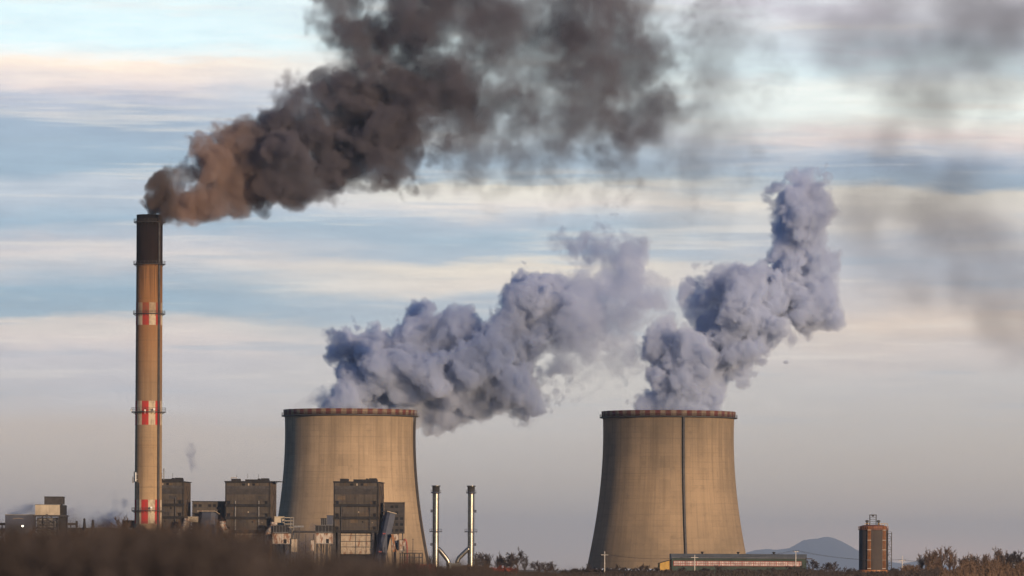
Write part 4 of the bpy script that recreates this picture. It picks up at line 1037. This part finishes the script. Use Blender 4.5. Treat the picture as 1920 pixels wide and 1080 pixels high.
def sprout(puffs, rs, levels, kids, ratio):
    """cauliflower: smaller puffs grow on the surface of each puff"""
    out = [list(p) for p in puffs]; cur = out
    for lv in range(levels):
        nxt = []
        for (x, y, z, r, dn, so) in cur:
            for k in range(kids[lv]):
                v = rs.standard_normal(3); v /= np.linalg.norm(v)
                rr = r * ratio * rs.uniform(0.7, 1.25)
                q = r * rs.uniform(0.75, 1.0)
                nxt.append([x+v[0]*q, y+v[1]*q, z+v[2]*q, rr, dn*rs.uniform(0.75, 1.0), so*0.75])
        out = out + nxt; cur = nxt
    return out
def plume_field(puffs, voxel, warp, wcell, seed, edge=1.0, ecell=7.0, margin=6.0, clip=None, calm=None):
    rs = np.random.RandomState(seed)
    A = np.array([p[:4] for p in puffs])
    lo = (A[:, :3]-A[:, 3:]).min(0) - margin; hi = (A[:, :3]+A[:, 3:]).max(0) + margin
    if clip: lo = np.maximum(lo, clip[0]); hi = np.minimum(hi, clip[1])
    n = np.ceil((hi-lo)/voxel).astype(int)+1; hi = lo + (n-1)*voxel
    ax = [(lo[i]+np.arange(n[i])*voxel).astype(np.float32) for i in range(3)]
    wx, wy, wz = (fbm(n, wcell/voxel, 6, rs, .58)*warp for _ in range(3))
    en = fbm(n, ecell/voxel, 4, rs, .68)*edge
    if calm:                                            # the jet is still smooth where it leaves the flue
        (cx, cy_, cz), r0, r1 = calm
        k = np.sqrt((ax[0][:, None, None]-cx)**2+(ax[1][None, :, None]-cy_)**2+(ax[2][None, None, :]-cz)**2)
        k = np.clip((k-r0)/(r1-r0), 0.12, 1).astype(np.float32)
        wx *= k; wy *= k; wz *= k
    D = np.zeros(n, np.float32); m = warp*2.6
    for (x, y, z, r, dn, so) in puffs:
        sl = []
        for i, c in enumerate((x, y, z)):
            a = int(max(0, math.floor((c-r-m-lo[i])/voxel))); b = int(min(n[i], math.ceil((c+r+m-lo[i])/voxel)+1))
            sl.append(slice(a, b))
        if any(s.stop <= s.start for s in sl): continue
        sl = tuple(sl)
        dx = ax[0][sl[0]][:, None, None] + wx[sl] - x
        dy = ax[1][sl[1]][None, :, None] + wy[sl] - y
        dz = ax[2][sl[2]][None, None, :] + wz[sl] - z
        q = np.clip((r - np.sqrt(dx*dx+dy*dy+dz*dz) + en[sl]*min(so, r*.5))/so, 0, 1)
        q = q*q*(3-2*q)*dn
        np.maximum(D[sl], q, out=D[sl])
    return D, lo, hi, n, rs
def volume_object(name, D, lo, hi, n, voxel, material, veil, hull_at):
    """a mesh of voxel samples that a node group turns into a volume grid plus the closed skin round it"""
    ix = np.arange(n[0]*n[1]*n[2])
    me = bpy.data.meshes.new(name)
    me.vertices.add(len(ix))
    at = me.attributes.new('smoke', 'FLOAT', 'POINT')
    at.data.foreach_set('value', np.ascontiguousarray(D.transpose(2, 1, 0)).ravel())
    src = bpy.data.objects.new(name+'_samples', me)      # the voxel samples; read by the grid below, not part of the scene
    def grid(hull):
        g = bpy.data.node_groups.new(name+'_grid', 'GeometryNodeTree')
        g.interface.new_socket('Geometry', in_out='INPUT', socket_type='NodeSocketGeometry')
        g.interface.new_socket('Geometry', in_out='OUTPUT', socket_type='NodeSocketGeometry')
        N = g.nodes; L = g.links
        go = N.new('NodeGroupOutput')
        if hull: gi = N.new('NodeGroupInput').outputs[0]
        else:
            oi = N.new('GeometryNodeObjectInfo'); oi.inputs['Object'].default_value = src; gi = oi.outputs['Geometry']
        pos = N.new('GeometryNodeInputPosition')
        sub = N.new('ShaderNodeVectorMath'); sub.operation = 'SUBTRACT'; L.new(pos.outputs[0], sub.inputs[0]); sub.inputs[1].default_value = lo
        sc = N.new('ShaderNodeVectorMath'); sc.operation = 'SCALE'; L.new(sub.outputs[0], sc.inputs[0]); sc.inputs['Scale'].default_value = 1/voxel
        sep = N.new('ShaderNodeSeparateXYZ'); L.new(sc.outputs[0], sep.inputs[0])
        ints = []
        for k in range(3):
            f2i = N.new('FunctionNodeFloatToInt'); f2i.rounding_mode = 'ROUND'; L.new(sep.outputs[k], f2i.inputs[0]); ints.append(f2i.outputs[0])
        def im(op, a, b):
            q = N.new('FunctionNodeIntegerMath'); q.operation = op
            for i, s in enumerate((a, b)):
                if isinstance(s, int): q.inputs[i].default_value = s
                else: L.new(s, q.inputs[i])
            return q.outputs[0]
        idx = im('ADD', ints[0], im('MULTIPLY', im('ADD', ints[1], im('MULTIPLY', ints[2], int(n[1]))), int(n[0])))
        na = N.new('GeometryNodeInputNamedAttribute'); na.data_type = 'FLOAT'; na.inputs[0].default_value = 'smoke'
        si = N.new('GeometryNodeSampleIndex'); si.data_type = 'FLOAT'; si.domain = 'POINT'; si.clamp = True
        L.new(gi, si.inputs[0]); L.new(na.outputs[0], si.inputs[1]); L.new(idx, si.inputs['Index'])
        vc = N.new('GeometryNodeVolumeCube')
        L.new(si.outputs[0], vc.inputs['Density'])
        vc.inputs['Min'].default_value = lo; vc.inputs['Max'].default_value = hi
        for k, s in enumerate(('Resolution X', 'Resolution Y', 'Resolution Z')): vc.inputs[s].default_value = int(n[k])
        out = vc.outputs[0]
        if hull:
            vm = N.new('GeometryNodeVolumeToMesh'); L.new(out, vm.inputs[0]); vm.inputs['Threshold'].default_value = hull_at
            vm.resolution_mode = 'VOXEL_SIZE'; vm.inputs['Voxel Size'].default_value = max(voxel*1.7, 1.6)
            out = vm.outputs[0]
        else:
            sm = N.new('GeometryNodeSetMaterial'); L.new(out, sm.inputs[0]); sm.inputs['Material'].default_value = material
            out = sm.outputs[0]
        L.new(out, go.inputs[0])
        return g
    md = src.modifiers.new('grid', 'NODES'); md.node_group = grid(True)
    COL.objects.link(src); dg = bpy.context.evaluated_depsgraph_get()
    skin = bpy.data.meshes.new_from_object(src.evaluated_get(dg), depsgraph=dg)
    COL.objects.unlink(src); src.modifiers.clear()
    skin.name = name; skin.materials.clear(); skin.materials.append(veil)
    ob = bpy.data.objects.new(name, skin); COL.objects.link(ob)
    vd = bpy.data.volumes.new('dense_core'); vd.materials.append(material)
    vo = bpy.data.objects.new('dense_core', vd); COL.objects.link(vo); vo.parent = ob
    md = vo.modifiers.new('grid', 'NODES'); md.node_group = grid(False)
    print('SKIN', name, len(skin.polygons))
    return ob
def vol_mat(name, col, aniso, dens=1.0, grid=True):
    m = bpy.data.materials.new(name); m.use_nodes = True
    nt = NT(m.node_tree)
    nt.n.remove(nt.n['Principled BSDF'])
    pv = nt.node('ShaderNodeVolumePrincipled')
    pv.inputs['Color'].default_value = (*col, 1); pv.inputs['Anisotropy'].default_value = aniso
    pv.inputs['Density'].default_value = dens
    if grid:
        a = nt.node('ShaderNodeAttribute'); a.attribute_name = 'density'
        nt.put(pv.inputs['Density'], nt.math('MULTIPLY', a.outputs['Fac'], dens)); pv.inputs['Density Attribute'].default_value = ''
    nt.l.new(pv.outputs[0], nt.n['Material Output'].inputs['Volume'])
    return m
def sunlit_smoke(name, sunlit_col, shaded_col, x0, x1, aniso):
    """sunlit brown near the flue, shaded charcoal downwind, both painted into the smoke colour"""
    m = vol_mat(name, shaded_col, aniso); nt = NT(m.node_tree); pv = nt.n['Principled Volume']
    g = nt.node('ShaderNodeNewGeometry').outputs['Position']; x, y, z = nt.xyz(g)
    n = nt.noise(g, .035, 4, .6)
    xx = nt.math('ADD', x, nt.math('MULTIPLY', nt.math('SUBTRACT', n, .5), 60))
    c = nt.mix(nt.smooth(xx, x0, x1), sunlit_col, shaded_col)  # brown paints the sunlit stretch, charcoal the stretch under cloud
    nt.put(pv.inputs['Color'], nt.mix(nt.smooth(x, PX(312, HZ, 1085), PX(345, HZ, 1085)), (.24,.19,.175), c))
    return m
def px_puffs(rows, D, soft, depth, seed, grow_px=0):
    """(column, row, radius, density[, soft factor]) in pixels -> puffs in metres round the distance D"""
    rs = np.random.RandomState(seed); k = KK(D); out = []
    for row in rows:
        px, py, r, dn = row[:4]; sf = row[4] if len(row) > 4 else 1.0
        dy = rs.uniform(-1, 1)*depth*k*r
        p = P(px, py, D); r = r+grow_px
        out.append([p.x, p.y+dy, p.z, r*k, dn, soft*sf])
        if r > 35:                                    # thicken the plume towards and away from the viewer
            for s in (-1, 1):
                out.append([p.x+rs.uniform(-.3,.3)*r*k, p.y+dy+s*r*k*0.8, p.z+rs.uniform(-.3,.3)*r*k, r*k*0.8, dn, soft*sf])
    return out
STEAM_A = [(548,771,12,.16,2.5),(560,766,16,.2,2.2),(580,760,20,.25,2),(604,754,24,.3,2),(628,756,26,.5,1.6),(612,742,12,.2,2),
 (655,742,38,1),(660,692,34,1),(653,645,26,1),(645,620,16,1),(660,612,12,1),(690,650,40,1),(700,705,52,1),(742,725,52,1),(688,624,20,1),(720,632,22,1),(640,772,34,1),(690,775,40,1),(740,775,34,.9),(768,770,18,.5,1.5),
 (770,614,38,1),(776,648,50,1),(800,700,60,1),(757,594,18,1),(790,592,17,1),(738,612,16,1),(820,655,52,1),(870,624,44,1),(862,594,16,1),(886,592,17,1),(845,605,16,1),(850,705,62,1),(900,665,58,1),(900,722,52,1),(880,744,40,1),
 (932,582,18,.7,1.5),(945,612,26,1),(958,648,60,1),(960,702,62,1),(992,608,60,1),(986,542,36,1),(1020,562,54,1),(962,547,20,.9),(1004,524,18,1),(1030,520,18,.9),
 (1046,520,34,0.312,1.6),(1072,482,34,0.268,2),(1046,460,20,0.179,2.2),(1095,455,22,0.268,2),(1130,462,36,0.357,1.5),(1142,447,24,0.402,1.4),(1172,494,40,0.312,1.7),(1186,542,44,0.268,1.8),(1220,540,28,0.201,2.2),(1236,520,12,0.134,2.4),(1105,520,34,0.223,1.9),(1100,565,54,0.312,1.6),(1085,612,56,0.335,1.5),(1122,620,52,0.246,1.8),(1162,600,44,0.223,1.9),(1140,560,34,0.223,2),
 (1145,665,38,0.158,3),(1188,655,34,0.187,2.8),(1212,662,18,0.173,2.8),(1128,705,30,0.130,3.2),(1150,728,20,0.144,3),(1105,668,36,0.245,2.4),(1165,690,24,0.115,3),(1035,702,26,.6,1.8),(1002,738,38,.8,1.5),(962,760,30,.8,1.5),(920,764,32,.9,1.4),(862,776,34,.8,1.4),(851,806,11,.6,1.6),(854,792,17,.7,1.6),(830,774,28,.7,1.5),(795,770,28,.7,1.5),(915,802,6,.2,2),(1050,690,14,0.288,2.2)]
STEAM_B = [(1148,769,12,.4,1.8),(1166,757,17,.7,1.5),(1190,753,20,.9,1.2),(1228,755,38,1),(1270,750,42,1),(1302,745,34,1),(1250,778,34,1),(1300,778,30,1),(1245,714,36,1),(1290,702,48,1),(1246,624,26,1),(1240,658,28,1),(1268,606,22,1),(1232,692,22,1),(1256,600,12,1),(1282,654,48,1),(1314,660,46,1),
 (1344,544,40,1),(1328,526,20,1),(1350,506,16,1),(1326,560,20,1),(1362,602,56,1),(1400,560,56,1),(1386,522,22,1),(1338,682,38,.85,1.4),(1380,688,30,.7,1.7),(1385,714,12,.5,2),(1386,652,44,1),(1350,714,16,.4,2.2),(1424,522,26,1),(1452,564,56,1),(1500,562,48,1),(1440,610,44,.9),(1530,548,30,.85,1.2),(1552,518,13,.5,1.8),(1560,505,7,.4,2),(1548,590,18,.8,1.2),(1505,600,28,.9,1.2),(1464,634,15,.7,1.6),(1470,500,30,1),
 (1492,480,40,.9,1.4),(1474,462,30,.8,1.4),(1512,462,34,.9,1.4),(1532,496,22,.7,1.5),(1500,430,48,1,1.5),(1490,390,38,.9,1.6),(1503,350,26,.7,1.8),(1512,372,34,.8,1.6),(1530,404,30,.6,2),(1470,444,30,.8,1.6),(1440,360,28,.9,1.6),(1420,378,15,.5,2),(1548,432,20,.35,2.5),(1520,372,20,.4,2.4),(1468,400,12,.2,2.5),
 (1422,752,9,.15,2.4),(1424,740,7,.14,2.4),(1452,742,7,.09,2.4),(1372,740,10,.08,2.4)]
SMOKE = [(281,400,17,4,.4),(276,398,12,4,.4),(289,399,14,4,.4),(284,386,18,3.6,.5),(291,372,18,3,.5),(300,388,16,2.5,.6),(308,382,17,2.2,.6),(316,374,19,1.8,.6),(318,392,15,1.8,.6),(304,366,16,2.2,.6),(330,360,22,1.3,.7),(293,357,17,2.4,.5),(277,384,11,2.4,.5),(310,372,18,1.8,.6),(306,402,18,.9,.6),(318,392,20,1,.6),(340,398,18,.9,.8),(330,385,26,1,.7),(352,388,26,1,.8),(378,372,32,1,.8),(392,345,30,1,.8),(408,320,34,1,.8),(420,290,30,1,.8),(436,368,34,1,.8),
 (330,374,32,1,.7),(362,374,36,1,.7),(350,340,20,1,.7),(325,345,14,.8,.7),(400,354,46,1,.8),(388,304,18,1,.7),(432,334,54,1,.8),(446,260,34,1,.8),(428,240,18,.9,.8),(460,232,16,.9,.8),(472,330,56,1),(482,284,46,1),(450,386,22,.8),(500,354,44,1),
 (520,262,50,.85),(540,202,32,.6,1.3),(522,188,18,.4,1.8),(560,312,60,.9),(562,244,56,.85),(600,182,42,.7),(612,152,20,.55,1.4),(602,332,46,.9),(622,272,68,.85),(652,212,66,.8),(662,318,50,.85),(702,272,66,.8),(692,180,62,.7),(742,252,60,.65),(722,308,42,.6,1.4),(640,364,22,.6),(618,378,12,.5),(760,300,34,.35,2),
 (692,112,60,.55,1.5),(652,62,50,.42,2),(606,92,34,.20,2.6),(575,70,26,.06,3.5),(702,42,68,.5,1.8),(636,10,56,.38,2),(762,62,66,.46,1.8),(742,130,62,.56,1.6),(784,192,56,.42,1.9),(762,-10,72,.46,1.9),(802,120,64,.34,2.2),(830,200,46,.28,2.6),(690,-60,80,.4,2),(790,255,50,.3,2.4),
 (850,150,82,0.212,3),(872,90,85,0.192,3),(902,30,94,0.230,3),(840,225,62,0.212,3),(902,200,76,0.192,3),(830,-50,100,0.288,2.6),(880,270,67,0.116,3.6),
 (560,352,40,.8),(628,332,44,.9),(640,345,34,.8),(612,352,34,.8),(590,362,30,.7),(540,330,46,.9),(500,376,26,.6),(845,60,100,.16,4),(860,140,110,.20,4),(870,220,100,.18,4),(920,160,110,.18,4),(930,60,110,.18,4),(820,20,90,.22,3.5),
 (962,62,85,0.144,2.8),(1000,122,94,0.165,2.8),(1052,62,94,0.186,2.8),(1102,122,103,0.220,2.6),(1132,30,105,0.209,2.6),(1102,202,94,0.220,2.6),(1132,236,73,0.186,2.8),(1052,250,73,0.144,3),(1182,122,94,0.181,2.8),(1206,52,94,0.144,3),(1202,202,85,0.132,3),(982,236,87,0.094,3.2),(952,284,69,0.076,3.6),(1022,296,78,0.076,3.6),(1270,90,82,0.038,4),(1100,-60,123,0.198,2.6),(980,-50,100,0.138,3),(1260,230,94,0.043,4),(1100,290,78,0.071,3.6),(1180,280,67,0.049,4),(1330,200,78,0.019,4),
 (920,110,90,0.131,4),(900,250,80,0.092,4),(880,180,90,0.131,4),(1340,120,110,0.045,4.5),(1300,260,100,0.045,4.5),(1240,0,90,0.088,4),
 (742,364,40,.05,4),(800,332,50,.07,4),(860,290,60,.09,4),(440,408,22,.18,2),(400,402,18,.2,2)]
DRIFT = [(1310,200,80,.05),(1390,210,90,.06),(1340,262,80,.06),(1420,240,60,.05),(1400,60,80,.02),(1660,296,66,.22),(1620,308,54,.12),(1690,310,44,.14),(1745,190,90,.11),(1840,80,110,.16),(1915,50,90,.18),(1905,150,100,.16),(1820,180,90,.12),(1700,60,120,.06),(1600,90,90,.03),(1760,100,100,.08),
 (1640,430,120,.055),(1760,440,120,.085),(1860,470,110,.075),(1930,520,110,.05),(1900,400,90,.05),(1260,380,70,.05),(1330,400,70,.04),(1900,600,100,.03),(1300,330,60,.05)]
PUFF_L = [(214,918,10,.8),(216,905,7,.7),(224,900,6,.4),(236,899,6,.25),(215,940,12,.6),(214,960,17,.9),(200,972,20,.6),(180,978,22,.35),(208,985,24,.8),(222,955,9,.4),(165,990,16,.25)]
PUFF_C = [(348,836,7,.8),(352,846,8,.9),(363,836,7,.9),(371,834,6,.6),(367,848,8,1),(361,860,9,1),(362,873,8,.9),(358,884,7,.6),(366,866,7,.6),(354,894,7,.3),(371,846,5,.5)]
PUFF_D = [(318,852,6,.5),(322,850,5,.4),(313,850,4,.3)]
PUFF_S = [(24,962,12,.6),(40,957,14,.7),(58,953,13,.8),(20,970,12,.4),(66,946,10,.6)]
PUFF_T = [(124,958,14,.6),(130,948,10,.7),(138,943,7,.4),(126,970,12,.3)]
PUFF_F = [(562,1028,18,.9),(570,1040,22,1),(580,1020,14,.6),(590,992,12,.35),(600,988,10,.3),(556,1050,24,.9),(575,1005,12,.4)]
SM = {'steam': vol_mat('white_steam', (.76,.83,.98), 0.0, 1.0), 'steam_veil': vol_mat('steam_veil', (.76,.83,.98), 0.0, .0008, False),
      'fume': vol_mat('blue_grey_fume', (.66,.70,.82), 0.1, 1.0), 'fume_veil': vol_mat('fume_veil', (.66,.70,.82), 0.1, .0006, False),
      'smoke': sunlit_smoke('brown_black_smoke', (.56,.42,.36), (.245,.232,.275), PX(350, HZ, 1085), PX(560, HZ, 1085), 0.0), 'smoke_veil': vol_mat('smoke_veil', (.245,.232,.275), 0.1, .0006, False)}
def make_plume(name, rows, D, voxel, soft, depth, seed, levels, kids, ratio, warp, wcell, dens, kind, mod=0.0, modcell=30, edge=1.0, ecell=7.0, grain=.25, grow_px=0, mod_from=None, calm=None, hull=.1, clip=None, label='', cat='', group=None):
    rs = np.random.RandomState(seed+100)
    base = px_puffs(rows, D, soft, depth, seed, grow_px)
    puffs = sprout(base, rs, levels, kids, ratio) if levels else base
    Fd, lo, hi, n, rs = plume_field(puffs, voxel, warp, wcell, seed, edge, ecell, clip=clip, calm=calm)
    if mod:
        q = fbm(n, modcell/voxel, 5, rs, 0.6)
        if mod_from:                                    # young smoke is still even
            xs = (lo[0]+np.arange(n[0])*voxel).astype(np.float32)[:, None, None]
            q *= np.clip((xs-mod_from[0])/(mod_from[1]-mod_from[0]), 0, 1)
        Fd *= np.clip(1.0 + mod*q, 0.0, 2.2)
    fine = fbm(n, 9.0/voxel, 4, rs, 0.65)
    Fd *= np.clip(1+grain*fine, .08, 2.5)
    for i in range(3):                                  # empty outermost layer: the skin closes
        s = [slice(None)]*3; s[i] = 0; Fd[tuple(s)] = 0; s[i] = -1; Fd[tuple(s)] = 0
    Fd *= dens
    print('PLUME', name, n, len(puffs), float(Fd.max()))
    o = volume_object(name, Fd, lo, hi, n, voxel, SM[kind], SM[kind+'_veil'], hull*dens)
    return tag(o, label, cat, group)
DA = 1450.0; DC = 1085.0
SG2 = 'steam plumes over the cooling towers'
make_plume('steam_plume', STEAM_A, DA, 0.7, 2.9, .5, 3, 2, (6, 3), .46, 3.3, 32, .26, 'steam', .28, 22, edge=1.35, ecell=10, grain=.30, grow_px=1, hull=.12,
    label='long bluish white steam plume billowing rightwards from the left cooling tower', cat='steam plume', group=SG2)
make_plume('steam_plume', STEAM_B, DA, 0.7, 2.9, .5, 5, 2, (6, 3), .46, 3.3, 32, .26, 'steam', .28, 22, edge=1.35, ecell=10, grain=.30, grow_px=1, hull=.12,
    label='tall stacked steam plume climbing from the right cooling tower', cat='steam plume', group=SG2)
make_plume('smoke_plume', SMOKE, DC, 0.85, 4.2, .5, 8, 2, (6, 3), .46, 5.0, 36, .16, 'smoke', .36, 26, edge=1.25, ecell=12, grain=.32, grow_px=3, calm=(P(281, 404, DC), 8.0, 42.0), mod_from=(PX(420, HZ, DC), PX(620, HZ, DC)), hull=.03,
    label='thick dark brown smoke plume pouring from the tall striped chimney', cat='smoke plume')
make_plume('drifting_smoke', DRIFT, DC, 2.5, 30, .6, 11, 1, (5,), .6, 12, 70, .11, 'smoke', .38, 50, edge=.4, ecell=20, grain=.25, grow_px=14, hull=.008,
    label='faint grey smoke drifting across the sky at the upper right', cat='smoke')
FGR = 'small wisps of blue grey steam among the plant'
make_plume('steam_wisp', PUFF_L, 1200, .5, 2.2, .4, 21, 1, (7,), .5, 1.4, 9, .16, 'fume', .4, 8, edge=1.3, ecell=5, grain=.5, hull=.1,
    label='blue grey wisp of steam rising left of the striped chimney', cat='steam wisp', group=FGR)
make_plume('steam_wisp', PUFF_C, 1200, .5, 2.2, .4, 22, 1, (6,), .5, 2.0, 9, .15, 'fume', .5, 7, edge=1.7, ecell=5, grain=.5, hull=.1,
    label='small detached wisp of steam floating right of the striped chimney', cat='steam wisp', group=FGR)
make_plume('steam_wisp', PUFF_D, 1200, .5, 2.0, .4, 25, 1, (7,), .5, 1.2, 10, .16, 'fume', .4, 8, edge=.8, ecell=5, grain=.5, hull=.1,
    label='tiny puff of steam close to the right side of the striped chimney', cat='steam wisp', group=FGR)
make_plume('steam_wisp', PUFF_S, 1030, .55, 2.4, .4, 23, 1, (7,), .5, 1.6, 10, .16, 'fume', .4, 8, edge=1.0, ecell=5, grain=.5, hull=.1,
    label='low pinkish wisp of steam behind the grey shed at the far left', cat='steam wisp', group=FGR)
make_plume('steam_wisp', PUFF_T, 1030, .55, 2.4, .4, 26, 1, (7,), .5, 1.6, 10, .16, 'fume', .4, 8, edge=1.0, ecell=5, grain=.5, hull=.1,
    label='low pinkish wisp of steam at the right side of the coal bunker', cat='steam wisp', group=FGR)
make_plume('steam_wisp', PUFF_F, 1125, .55, 3.0, .4, 24, 1, (7,), .5, 1.6, 10, .08, 'fume', .4, 8, edge=1.3, ecell=5, grain=.5, hull=.1,
    label='low steam hanging between the rusty filter houses under the pipe bridge', cat='steam wisp', group=FGR)
